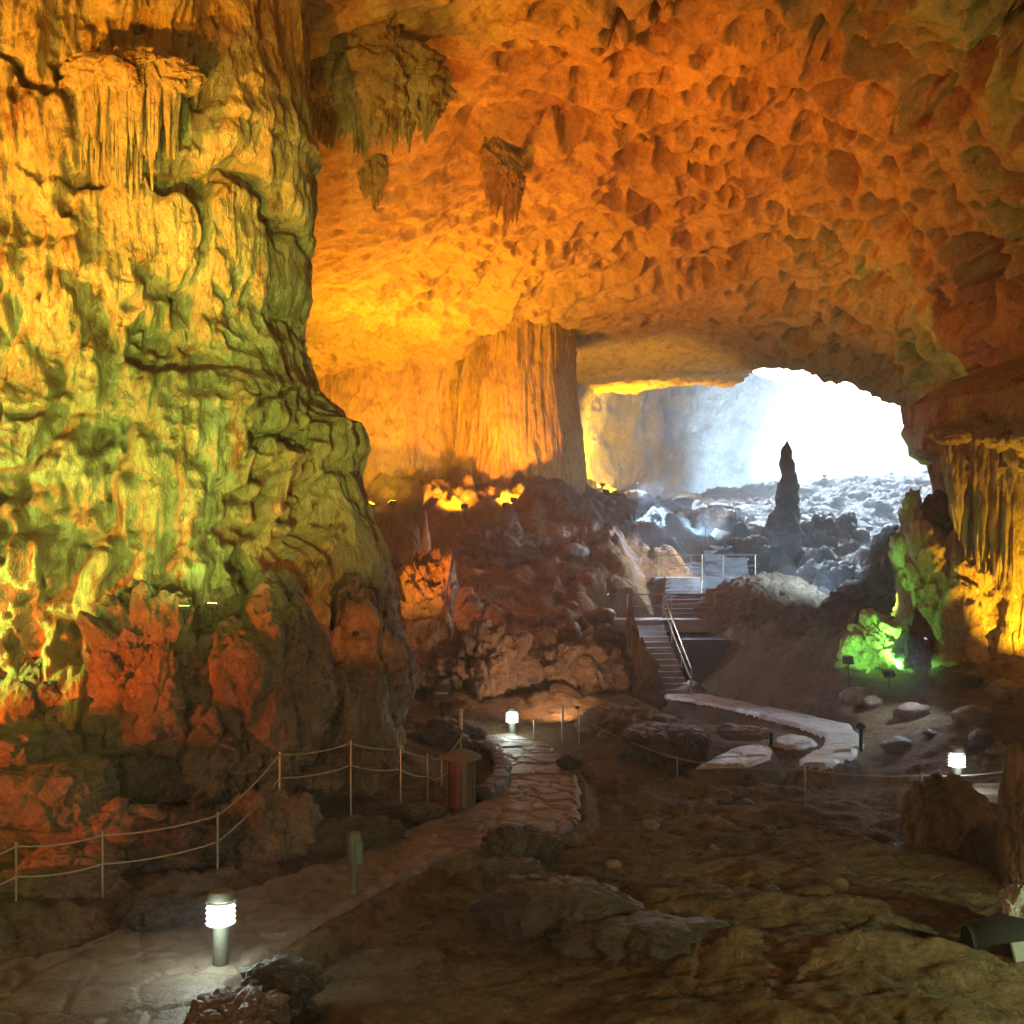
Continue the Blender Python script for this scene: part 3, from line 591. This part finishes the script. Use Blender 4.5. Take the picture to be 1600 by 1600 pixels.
# foreground
rk(372, 1640, 11.8, 150, 72, 'dark wet jagged rock at the bottom left beside the path', 45, M_BOUL, rough=.35, depth=1.1, n=6, mode='block')
rk(440, 1560, 12.9, 110, 50, 'grey green stone beside the jagged rock', 46, M_DARK, rough=.4, depth=.9)
rk(870, 1440, 15.2, 210, 60, 'long dark rock in the hollow of the foreground floor', 47, M_DARK, rough=.3, depth=1.4)
rk(1000, 1480, 14.4, 240, 44, 'low black boulder in the foreground', 48, M_DARK, rough=.3, depth=1.2)
rk(800, 1375, 16.8, 90, 30, 'small dark blocky stone below the paved tongue', 49, M_DARK, mode='block', rough=.25)
# green lit group and its dark neighbours
rk(1470, 1045, 37.0, 120, 215, 'mossy green lit rock tower left of the right edge column', 50, M_COL, mode='block', rough=.45, depth=3.2, n=6)
rk(1465, 900, 37.2, 62, 120, 'dark ribbed round topped rock on the green tower', 51, M_DARK, rough=.2, depth=1.6, n=6)
rk(1425, 870, 37.4, 36, 85, 'pale green crusted knob beside the ribbed rock', 52, M_PALE, rough=.6, depth=1.0)
rk(1378, 1045, 36.4, 90, 65, 'bright green lit low rock at the floodlight', 53, M_COL, rough=.5, depth=1.5, n=6)
rk(1432, 1020, 34.6, 66, 70, 'dark triangular rock in front of the green tower', 54, M_DARK, mode='spike', rough=.3, depth=1.0)
rk(1345, 1000, 43.0, 120, 85, 'dark purple brown boulder left of the green tower', 55, M_DARK, rough=.3, depth=2.5)
rk(1400, 945, 46.0, 110, 115, 'tall dark misty boulder behind the green tower', 56, M_DARK, rough=.3, depth=2.5)
rk(1200, 1000, 44.5, 200, 95, 'wide rounded grey boulder right of the stairs', 57, M_BOUL, rough=.18, depth=3.5, n=6)
rk(985, 850, 70.0, 75, 62, 'white crusted boulder glowing in the mist left of the stairs', 58, M_PALE, rough=.6, depth=3, n=6)
rk(1000, 895, 58.0, 80, 46, 'white crusted ledge rock below the white boulder', 59, M_PALE, rough=.6, depth=3)
rk(1300, 895, 57.0, 100, 85, 'blue grey boulder with pale streaks right of the tall spire', 60, M_FAR, rough=.4, depth=3, n=6)
rk(1345, 905, 54.0, 60, 50, 'small blue grey rock beside the streaked boulder', 61, M_FAR, rough=.5)
rk(1170, 885, 53.0, 70, 40, 'dark rock at the left foot of the tall spire', 62, M_DARK, rough=.4)
rk(1110, 868, 58.0, 70, 42, 'dark misty boulder above the upper landing', 63, M_DARK, rough=.35)
rk(1260, 940, 50.5, 70, 32, 'blue grey rock below the tall spire', 64, M_FAR, rough=.5)
# small loose stones
def scatter(n, poly_px, smin, smax, label, group, seed, mats, sub=3):
    rng = random.Random(seed); protos = []
    for i in range(5):
        V, Fc = rock_geo((1, .85, .7), seed + i, sub, .35, 'round'); o = mesh_obj('loose_stone', V, Fc, mats[i % len(mats)]); protos.append(o)
    used = 0; c = 0
    while c < n:
        x = rng.uniform(poly_px[0], poly_px[1]); y = rng.uniform(poly_px[2], poly_px[3])
        if float(path_sd(np.array([x]), np.array([y]))[0]) < .35: continue
        o = protos[used] if used < 5 else protos[rng.randrange(5)].copy()
        if used >= 5: col.objects.link(o)
        s = rng.uniform(smin, smax) ** 1; o.location = (x, y, gz(x, y) + .12 * s); o.scale = (s, s * rng.uniform(.7, 1.2), s * rng.uniform(.6, 1)); o.rotation_euler = (rng.uniform(-.4, .4), rng.uniform(-.4, .4), rng.uniform(0, 6))
        tag(o, label, 'stone', group); used += 1; c += 1
scatter(26, (-11, -3.2, 16.5, 24.5), .25, .8, 'loose brown stone among the rocks behind the left railing', 'loose stones behind the left railing', 200, [M_BOUL, M_DARK])
scatter(30, (-5, 3.8, 36.5, 52), .4, 1.3, 'rough stone on the rubble slope left of the stairs', 'stones on the rubble slope', 210, [M_BOUL, M_FAR, M_DARK])
scatter(40, (8, 30, 48, 78), .5, 2.0, 'blue grey stone in the misty far chamber', 'stones in the misty chamber', 220, [M_FAR, M_PALE, M_DARK])
scatter(16, (6, 15, 27, 35), .3, .9, 'brown stone beyond the curved path', 'stones beyond the curved path', 230, [M_BOUL, M_DARK])
scatter(14, (1.5, 8, 14, 24), .12, .35, 'small stone on the open brown floor', 'small stones on the open floor', 240, [M_BOUL, M_DARK])

# ------------------------------------------------------------------ tall spire
def sp_disp(X, Y, Z, T):
    f1, f2, r = worley(X * 1.1, Y * 1.1, Z * 1.3, 77); 
    return .30 * fbm(X * .8, Y * .8, Z * .8, 4, 75) + .28 * ((1 - np.minimum(f1 * 1.1, 1) ** 2) * r) * sst(11, 9, Z)
kx = 55 / F
zz = [CZ + (860 - py) * kx for py in (910, 880, 850, 820, 790, 760, 730, 712, 700, 692, 684)]
rr_ = [54, 46, 36, 24, 15, 12.5, 11, 10, 7, 4.5, .8]
ccx = [(p - 800) * kx for p in (1212, 1214, 1218, 1222, 1228, 1229, 1230, 1231, 1231, 1231, 1231)]
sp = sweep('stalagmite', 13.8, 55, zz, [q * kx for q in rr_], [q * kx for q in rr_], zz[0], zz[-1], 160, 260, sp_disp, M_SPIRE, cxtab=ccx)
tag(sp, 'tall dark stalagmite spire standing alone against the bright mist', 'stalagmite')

# ------------------------------------------------------------------ stairs
def stairs():
    root = empty('staircase', (P(1048, 1086, 40)[0], 40, 0)); tag(root, 'grey stone staircase in two flights climbing to the misty chamber', 'staircase')
    def flight(x0, x1, y0, y1, z0, z1, wd, n):
        for i in range(n):
            t = i / n; t1 = (i + 1) / n; x = x0 + (x1 - x0) * t; y = y0 + (y1 - y0) * t; zt = z0 + (z1 - z0) * t1
            MB().box((x, y + .25, zt - .35), (wd, (y1 - y0) / n + .25, .7), bev=.015).build('step', M_STEP, root, False).location -= root.location
    flight(5.75, 5.15, 40.1, 43.6, 0, 2.55, 1.5, 13)
    MB().box((6.1, 44.3, 2.3), (4.2, 1.5, .5), bev=.02).build('landing', M_STEP, root, False).location -= root.location
    flight(6.95, 7.6, 45.0, 48.6, 2.55, 4.1, 1.55, 9)
    MB().box((8.6, 49.5, 3.85), (4.6, 1.9, .5), bev=.02).build('landing', M_STEP, root, False).location -= root.location
    flight(9.9, 10.3, 50.6, 53.2, 4.1, 5.3, 2.0, 7)
    for pts in ([(6.55, 40.1, .05), (5.98, 43.5, 2.6)], [(4.6, 43.75, 2.6), (8.1, 43.75, 2.6)], [(7.75, 45.0, 2.6), (8.4, 48.5, 4.15)], [(6.5, 48.75, 4.15), (10.8, 48.75, 4.15)]):
        a, b = Vector(pts[0]), Vector(pts[1]); mb = MB(); n = max(2, int((b - a).length / 1.2)); up = Vector((0, 0, .95))
        for i in range(n + 1): q = a.lerp(b, i / n); mb.tube([q, q + up], .025, 6)
        mb.tube([a + up, b + up], .03, 6); mb.tube([a + up * .5, b + up * .5], .02, 6)
        mb.build('railing', M_STEEL, root).location -= root.location
stairs()
nv = plain('shaded_side_wall', (.02, .025, .05), .6)  # navy stands for the shade on the stair's side wall
bx = empty('stair_side_wall', (P(1100, 1090, 41.5)[0], 41.5, 0)); tag(bx, 'dark navy block for the shadowed side wall of the lower stairs, shade in its colour', 'box')
MB().box((0, 0, .95), (1.7, .9, 1.9), bev=.03).build('body', nv, bx, False)
MB().box((0, 0, 1.93), (1.78, .98, .06), bev=.01).build('wall_top', nv, bx, False)
MB().box((0, -.462, .95), (1.5, .02, 1.6), bev=.005).build('wall_face', nv, bx, False)

# ------------------------------------------------------------------ rope railings
def sag(a, b, d, n=10):
    a, b = Vector(a), Vector(b); return [a.lerp(b, i / n) - Vector((0, 0, d * 4 * (i / n) * (1 - i / n))) for i in range(n + 1)]
def railing(label, posts, h=1.0, r=.017, two=True, tail=None):
    root = empty('rope_railing', (posts[0][0], posts[0][1], 0)); tag(root, label, 'railing'); base = Vector(root.location); tops = []; lows = []
    for p in posts:
        x, y = p[0], p[1]; hh = p[2] if len(p) > 2 else h; z = gz(x, y); top = p[3] if len(p) > 3 else max(z, 0) + hh
        mb = MB(); mb.tube([(x, y, min(z, 0) - .3), (x, y, top)], r, 8); mb.lathe([(r * 1.2, -.01), (r * 1.5, .01), (r * 1.1, .035)], 8, (x, y, top))
        mb.build('post', M_STEEL, root).location -= base; tops.append((x, y, top - .02)); lows.append((x, y, top - .45))
    for name_, L in (('rope', tops), ('rope', lows if two else None)):
        if not L: continue
        pts = []
        for a, b in zip(L[:-1], L[1:]): pts += sag(a, b, .04 + .012 * (Vector(a) - Vector(b)).length)[:-1]
        pts.append(Vector(L[-1])); MB().tube(pts, .012, 6).build(name_, M_ROPE, root).location -= base
def X(px, Y): return (px - 800) / F * Y
railing('long railing of thin metal posts and two sagging ropes left of the path',
        [(X(px, Y_), Y_, None, CZ + (860 - py) / F * Y_) for px, py, Y_ in [(-210, 1375, 14.4), (-60, 1345, 15.0), (25, 1320, 15.6), (160, 1303, 16.4), (340, 1272, 17.8), (437, 1178, 20.4), (548, 1160, 21.5), (626, 1168, 22.5), (668, 1180, 23.3), (690, 1182, 24.6), (720, 1152, 27.2)]])
railing('railing of thin posts with a single rope across the open floor on the right',
        [(X(905, 30.5), 30.5, .7), (X(1058, 26.6), 26.6, .28), (X(1258, 23.6), 23.6, .62), (X(1440, 23.9), 23.9, .42), (X(1600, 24.3), 24.3, .5)], two=False, r=.016)
def thin_post(px, Y, top_py, label, mat=None, ball=False, r=.03):
    x = X(px, Y); z = gz(x, Y); zt = CZ + (860 - top_py) / F * Y; root = empty('post', (x, Y, z)); tag(root, label, 'post'); mb = MB()
    mb.tube([(0, 0, -.3), (0, 0, zt - z)], r, 8); mb.build('shaft', mat or M_STEEL, root)
    c = MB(); rr = r * (2.6 if ball else 1.4); c.lathe([(rr * .4, 0), (rr, rr * .5), (rr, rr), (rr * .4, rr * 1.5)], 10, (0, 0, zt - z)); c.build('cap', mat or M_STEEL, root)
thin_post(720, 29.0, 1113, 'pale yellow pole rising behind the bin', plain('yellow_pole', (.45, .36, .16), .6), r=.05)
thin_post(879, 30.8, 1108, 'dark thin pole beside the top of the paved tongue')
thin_post(835, 31.2, 1128, 'short white peg behind the lit middle bollard')
thin_post(1345, 29.4, 1140, 'dark post with a pale ball cap outside the path bend', M_BLACK, True, .05)
thin_post(1205, 30.4, 1150, 'short dark post inside the path bend', M_BLACK, False, .05)
thin_post(1079, 39.6, 1060, 'thin steel post at the foot of the lower stairs')
# fat short marker post beside the path
mp_ = empty('marker_post', (X(553, 16.9), 16.9, 0)); tag(mp_, 'stout weathered marker post with a green side at the path edge', 'post')
lt = MB(); lt.lathe([(.085, -.25), (.085, .05), (.07, .08), (.068, .42), (.09, .46), (.115, .50), (.118, .88), (.11, .93), (.07, .97)], 20); lt.build('shaft', M_POST, mp_)
MB().box((.10, -.11, .68), (.10, .06, .34), bev=.015).build('plate', plain('green_plate', (.05, .12, .06), .6), mp_, False)

# ------------------------------------------------------------------ lit bollards
def bollard(px, py, label, h=.92, power=60, Y=None, s=1.0):
    if Y is None: x, Y = G0(px, py); z = 0
    else: x = X(px, Y); z = gz(x, Y)
    root = empty('bollard_lamp', (x, Y, z)); tag(root, label, 'lamp')
    MB().lathe([(.13 * s, -.05), (.13 * s, .03), (.10 * s, .05), (.10 * s, h - .36 * s)], 20).build('post', M_POST, root)
    MB().lathe([(.12 * s, h - .36 * s), (.155 * s, h - .34 * s), (.155 * s, h - .07 * s), (.12 * s, h - .05 * s)], 24).build('lamp_glass', M_LAMPW, root)
    lv = MB()
    for i in range(5):
        zc = h - .34 * s + i * .065 * s; lv.lathe([(.15 * s, zc), (.186 * s, zc - .010), (.188 * s, zc + .0), (.15 * s, zc + .018)], 24)
    lv.build('louvre', plain('white_louvre', (.8, .8, .78), .5), root)
    MB().lathe([(.175 * s, h - .05 * s), (.17 * s, h + .0 * s), (.14 * s, h + .06 * s), (.04 * s, h + .085 * s)], 24).build('cap', M_POST, root)
    ld = bpy.data.lights.new('bulb', 'POINT'); ld.energy = power * .6; ld.color = (.82, 1, .92); ld.shadow_soft_size = .2
    lo = bpy.data.objects.new('bulb', ld); col.objects.link(lo); lo.parent = root; lo.location = (.0, -.32 * s, h - .25 * s)
bollard(345, 1512, 'lit louvred bollard lamp nearest the viewer at the lower left of the path', .92, 45)
bollard(800, 1148, 'small lit bollard lamp at the far end of the paved tongue', .72, 40)
bollard(1495, 1236, 'lit bollard lamp on the ledge at the right with ropes beside it', .90, 30)

# ------------------------------------------------------------------ bin, sign, curved kerb
bn = empty('litter_bin', (*G0(721, 1262), 0)); tag(bn, 'round dark red litter bin with a flared hood beside the path', 'litter bin')
red = plain('dark_red_staves', (.13, .022, .02), .5); brn = plain('brown_staves', (.06, .035, .03), .6)
MB().lathe([(.24, .0), (.26, .08), (.27, .5), (.26, .95), (.24, 1.0)], 28).build('body', brn, bn)
for i in range(14):
    a = 2 * math.pi * i / 14
    MB().box((.275 * math.cos(a), .275 * math.sin(a), .5), (.03, .09, .92), rz=a, bev=.008).build('stave', red if i in (9, 10) else (plain('pale_stave', (.22, .16, .13), .6) if i == 7 else brn), bn, False)
MB().lathe([(.40, 1.02), (.41, 1.05), (.28, 1.14), (.10, 1.20), (.03, 1.21)], 28).build('hood', plain('grey_hood', (.12, .10, .08), .8), bn)
sg = empty('round_sign', (X(690, 32.5), 32.5, gz(X(690, 32.5), 32.5))); tag(sg, 'small round dark sign with one pale horizontal bar on a post', 'sign')
zs_ = CZ + (860 - 1083) / F * 32.5 - sg.location.z; Mx = Matrix.Rotation(R(90), 4, 'X')
MB().tube([(0, .05, -.3), (0, .05, zs_)], .03, 8).build('post', M_BLACK, sg)
MB().lathe([(.255, -.015), (.26, 0), (.255, .015)], 40, (0, 0, zs_), Mx).build('disc', plain('dark_disc', (.02, .015, .012), .5), sg)
MB().box((0, -.022, zs_), (.36, .012, .07), bev=.003).build('bar', plain('pale_bar', (.25, .2, .15), .6), sg, False)
sb = empty('stone_slab', (X(698, 31.5), 31.5, 0)); tag(sb, 'low dark slab table below the round sign', 'slab')
MB().box((0, 0, .30), (1.5, .6, .12), bev=.02).build('top', M_DARK, sb, False); MB().box((0, 0, .0), (1.1, .4, .47), bev=.02).build('base', M_DARK, sb, False)
kb = MB(); pts = [Vector((*G0(735 + 50 * math.sin(a), 1212 - 40 * math.cos(a)), .12)) for a in [R(q) for q in range(-20, 150, 8)]]

for i, p in enumerate(pts):
    V_, F_ = rock_geo((.62, .42, .34), 300 + i, 3, .3, 'block'); dd_ = pts[min(i + 1, len(pts) - 1)] - pts[max(0, i - 1)]; a_ = math.atan2(dd_.y, dd_.x); c_, s_ = math.cos(a_), math.sin(a_)
    kb.add([(v[0] * c_ - v[1] * s_ + p.x, v[0] * s_ + v[1] * c_ + p.y, v[2] + .12) for v in V_], [list(map(int, f)) for f in F_])
tag(kb.build('kerb', M_DARK), 'dark curved stone kerb arching behind the bin', 'kerb')

# ------------------------------------------------------------------ floodlights
M_ALU = plain('cast_alloy', (.12, .12, .12), .4, .6)
def flood(pos, target, color, power, label, spot=80, blend=.6, size=.10, fs=1.0, glow=12, seat=True, base=None):
    pos = Vector(pos); target = Vector(target); g = (gz(pos.x, pos.y) if seat else pos.z - .3) if base is None else base
    if pos.z < g + .2: pos.z = g + .2
    root = empty('floodlight', (pos.x, pos.y, min(g, pos.z - .1))); tag(root, label, 'floodlight'); d = (target - pos).normalized()
    q = d.to_track_quat('Z', 'Y').to_matrix().to_4x4(); off = pos - Vector(root.location)
    T = Matrix.Translation(off) @ q
    def put(mb, n_, m_):
        mb.v = [tuple(T @ Vector(v)) for v in mb.v]; return mb.build(n_, m_, root, False)
    s = fs
    h = MB(); h.box((0, 0, -.06 * s), (.36 * s, .26 * s, .12 * s), bev=.02 * s)
    for i in range(5): h.box(((-.13 + .065 * i) * s, 0, -.145 * s), (.012 * s, .22 * s, .05 * s))
    put(h, 'housing', M_ALU)
    put(MB().box((0, 0, .004 * s), (.31 * s, .21 * s, .012 * s), bev=.003 * s), 'lens', emit('lens_glow', color, glow))
    st = MB(); st.tube([(0, 0, -.02), tuple(off - Vector(d) * .1)], .02 * s, 6); st.build('stand', M_BLACK, root)
    ld = bpy.data.lights.new('beam', 'SPOT'); ld.energy = power * .6; ld.color = color; ld.spot_size = R(spot); ld.spot_blend = blend; ld.shadow_soft_size = size
    lo = bpy.data.objects.new('beam', ld); col.objects.link(lo); lo.parent = root; lo.location = off + d * .12; lo.rotation_euler = (-d).to_track_quat('Z', 'Y').to_euler()
    return root
GRN = (.20, 1, .16); YGR = (.60, 1, .18); AMB = (1, .34, .01); YEL = (1, .50, .015); RED = (1, .13, .008)
# on or beside the left column
flood(P(288, 950, 19.9), P(300, 700, 22.5), YGR, 160, 'small floodlight on the rock under the green lit column', 120, base=4.0, fs=.6)
flood(P(333, 945, 20.2), P(420, 600, 23), YGR, 120, 'second small floodlight just right of the first on the column foot', 120, base=4.0, fs=.6)
flood((-3.0, 4.0, 2.6), (-6.0, 22.5, 8.8), YGR, 15500, 'floodlight below the viewer throwing yellow green light on the left column', 34, 1.0, glow=1)
flood((-9.2, 9.5, .6), (-10.2, 22.0, 9.2), YGR, 9500, 'floodlight left of the near path throwing yellow green light on the left column', 50, 1.0)
flood((-13.5, 10.0, 5.5), (-9.5, 22.5, 16), AMB, 21000, 'floodlight beyond the left edge throwing amber light up the column', 56, .6)
flood((-6.5, 6.0, 1.6), (-7.0, 22.5, 18), AMB, 17000, 'floodlight beside the viewer throwing amber light up the column', 40, .6)
flood((-15.0, 12.0, 1.0), (-9.0, 22, 7.5), RED, 11000, 'floodlight beyond the left edge throwing red light across the column', 62)
flood((-11.8, 19.3, 2.3), (-10.3, 21.5, 2.4), AMB, 160, 'small amber floodlight behind the slab rock at the left edge', 110)
flood((-12.5, 12.4, 1.6), (-8.0, 21.5, 1.8), RED, 2600, 'red floodlight beyond the left edge over the railing rocks', 60)
flood((-12.2, 19.4, 3.2), (-10.6, 22.3, 4.6), (.1, 1, .16), 2200, 'emerald floodlight beyond the left edge low on the column', 100, glow=1)
flood(P(452, 922, 20.9), P(444, 830, 22.4), (1, .2, .02), 200, 'red floodlight in the narrow recess of the left column', 60, glow=.5, fs=.4, base=5.0)
flood(P(556, 1000, 22.6), P(562, 930, 24.6), (1, .24, .03), 60, 'orange floodlight low on the right flank of the left column', 130, glow=.5, fs=.4, base=3.4)
# ceiling
flood(P(580, 786, 49), (-1.2, 47.5, 17.5), AMB, 11500, 'yellow floodlight glowing at the edge of the left column', 112, size=.2)
flood(P(612, 784, 50.5), (-9, 54, 16), YEL, 5200, 'small white hot floodlight right of the yellow one', 150)
flood((-3.6, 30.2, 1.0), (3.4, 42, 18.5), RED, 16500, 'red floodlight hidden behind the rocks at the column foot', 66, 1.0, size=.15)
flood((-4.0, 31.0, 1.0), (-1, 41, 19), AMB, 5500, 'amber floodlight hidden behind the rocks at the column foot', 80, size=.15)
# pillar and far wall
flood(P(790, 788, 55.0), P(790, 700, 59), AMB, 2800, 'yellow floodlight at the foot of the fluted pillar', 140, size=.15)
flood(P(725, 790, 53.0), P(640, 640, 60), AMB, 4800, 'amber floodlight aimed at the broad back wall', 110)
flood(P(942, 757, 76), P(960, 690, 84), YEL, 20000, 'amber floodlight at the foot of the misty far wall', 140)
flood((-3.9, 37.5, 5.2), (3, 47, 3.5), (1, .26, .06), 1000, 'added red fill lamp behind the column edge aimed at the rubble slope', 90, glow=.25, fs=.35)  # unseen lamp added to redden the dark slope
flood((1.9, 32.2, .7), (-.5, 37.5, 2.4), (1, .52, .28), 620, 'added warm fill lamp behind the middle bollard aimed at the slope foot', 120, glow=.25, fs=.35)  # added to bring up the dim rocks at the slope foot
# right side
flood(P(1327, 1030, 34.5), P(1410, 960, 37), GRN, 220, 'green floodlight beside the bright green rock', 120)
flood(P(1390, 1050, 34.4), P(1465, 920, 37), GRN, 1500, 'green floodlight in front of the rock tower', 90)
flood(P(1640, 1062, 33.2), P(1612, 880, 35.5), YEL, 3000, 'amber floodlight at the foot of the right edge column', 100)
flood((12.2, 37.4, 1.9), (20, 51, 14), YGR, 1700, 'yellow green floodlight behind the green rock lighting the lip over the opening', 60)
# far chamber
flood((6.5, 57, 8.8), (11, 49, 3.5), (.5, .76, 1), 3200, 'added cold blue lamp on the crest aimed down at the misty rocks', 80, glow=.25, fs=.35)  # helper lamp added to turn the mid rubble bluish
flood(P(802, 782, 55.2), P(815, 760, 57.5), YEL, 420, 'bright yellow floodlight hugging the fluted pillar foot', 120)
flood((14.2, 40.5, 6.2), (8, 52, 4), (.48, .74, 1), 5200, 'added cold blue lamp behind the green tower aimed over the stairs', 75, glow=.25, fs=.35)  # added to give the brown rubble a blue cast, lens turned away
flood((9.5, 54, 6.6), (9, 66, 8), (.42, .72, 1), 600, 'cold white floodlight among the rocks left of the spire', 110)
flood((19.5, 60, 6.5), (19, 75, 8), (.42, .72, 1), 3500, 'cold white floodlight right of the spire', 110)
flood((34, 98.5, 12.2), (36, 111, 14.5), (.74, .9, 1), 60000, 'strong added white lamp burning out the right stretch of the far wall', 160, glow=1)  # added to burn out the wall so its edge merges with the sky
flood((27, 95, 11.6), (24, 105, 14.5), (.55, .80, 1), 24000, 'added cold white lamp washing the far wall beyond the spire', 150)  # added lamp, its falloff on the wall stands for glowing mist
flood((5.5, 64, 8.5), (8, 72, 16), YEL, 3500, 'amber floodlight on the crest under the low rippled ceiling', 120)
flood(P(1147, 798, 52), (1, 46, 4.0), (1, .78, .70), 4500, 'slim pinkish floodlight post left of the spire aimed at the rubble slope', 70, glow=.4, fs=.4)
flood((12.2, 32.4, 2.7), (9.0, 31.0, 0), (.72, .86, 1), 420, 'small added cold lamp beyond the curved path', 120, glow=.25, fs=.35)  # added to brighten the flagstones, kept small and dim
flood((3.7, 42.4, 3.6), (6.2, 41, .9), (.75, .86, 1), 420, 'added pale lamp on the slope aimed at the lower stairs', 100, glow=.25, fs=.35)  # unseen helper so that the lower treads show
flood((10.0, 46.6, 4.9), (7.2, 46.6, 3.2), (.7, .84, 1), 520, 'added pale lamp right of the upper stairs', 110, glow=.25, fs=.35)  # another added helper, for the upper flight
flood((15.5, 22.0, 2.0), (19, 31, 20), (.4, .8, .12), 1500, 'dull green floodlight beyond the right edge aimed at the ceiling corner', 70, glow=1)

# near floodlight in its black shell
fl = empty('floodlight', (6.02, 13.7, gz(6.02, 13.7))); tag(fl, 'floodlight in a rounded black shell at the lower right corner', 'floodlight')
def shell():
    V = []; Fs = []; n, m = 20, 14
    for i in range(m):
        t = i / (m - 1)
        for k_ in range(n):
            a = R(-20) + R(220) * k_ / (n - 1); rr = .36 * (math.sin(math.pi * (.16 + .55 * t)) ** .6)
            V.append((-.35 + .75 * t, rr * math.cos(a) * .9, .10 + max(-.14, rr * math.sin(a))))
    for i in range(m - 1):
        for k_ in range(n - 1): Fs.append((i * n + k_, i * n + k_ + 1, (i + 1) * n + k_ + 1, (i + 1) * n + k_))
    Fs.append(tuple(range(n)))
    o = mesh_obj('shell', V, Fs, M_BLACK, fl); so = o.modifiers.new('s', 'SOLIDIFY'); so.thickness = .03; return o
shell()
MB().box((.16, -.40, .17), (.30, .04, .22), rz=R(18), rx=R(-20), bev=.01).build('reflector', plain('grey_reflector', (.09, .10, .08), .6), fl, False)
ring = MB(); ring.tube([(.33 + .08 * math.cos(a), -.46, .05 + .09 * math.sin(a)) for a in [i * math.pi / 8 for i in range(17)]], .016, 6); ring.build('bracket', M_STEEL, fl)
ld = bpy.data.lights.new('beam', 'SPOT'); ld.energy = 160; ld.color = (.6, 1, .5); ld.spot_size = R(150); ld.spot_blend = .8; ld.shadow_soft_size = .12
lo = bpy.data.objects.new('beam', ld); col.objects.link(lo); lo.parent = fl; lo.location = (.48, -.25, .35); lo.rotation_euler = (0, R(-100), 0)
flood((9.6, 10.5, 2.2), (4.6, 14.2, -.5), (.7, 1, .55), 950, 'added pale green lamp beyond the right edge aimed at the near floor', 80, glow=1)  # out of view, added to light the floor in place of the shelled lamp
# unseen warm lamps added behind the viewer to fill the near floor
flood((-6, -8, 6.5), (2, 20, 0), (1, .55, .2), 4600, 'added warm fill lamp behind the viewer on the left', 90, size=.5, seat=False)
flood((12, -6, 7), (10, 24, 6), (1, .5, .18), 4200, 'added warm fill lamp behind the viewer on the right', 90, size=.5, seat=False)

# ------------------------------------------------------------------ haze
hm = bpy.data.materials.new('haze'); hm.use_nodes = True; t = hm.node_tree; t.nodes.clear()
out = t.nodes.new('ShaderNodeOutputMaterial'); pv = t.nodes.new('ShaderNodeVolumePrincipled'); pv.inputs['Color'].default_value = (.80, .90, 1, 1); pv.inputs['Density'].default_value = .0027; pv.inputs['Anisotropy'].default_value = .6
t.links.new(pv.outputs[0], out.inputs['Volume'])
hz = MB().box((0, 36, 14), (150, 170, 44)).build('haze', hm, None, False); tag(hz, 'pale blue mist filling the cave', 'haze', kind='stuff')
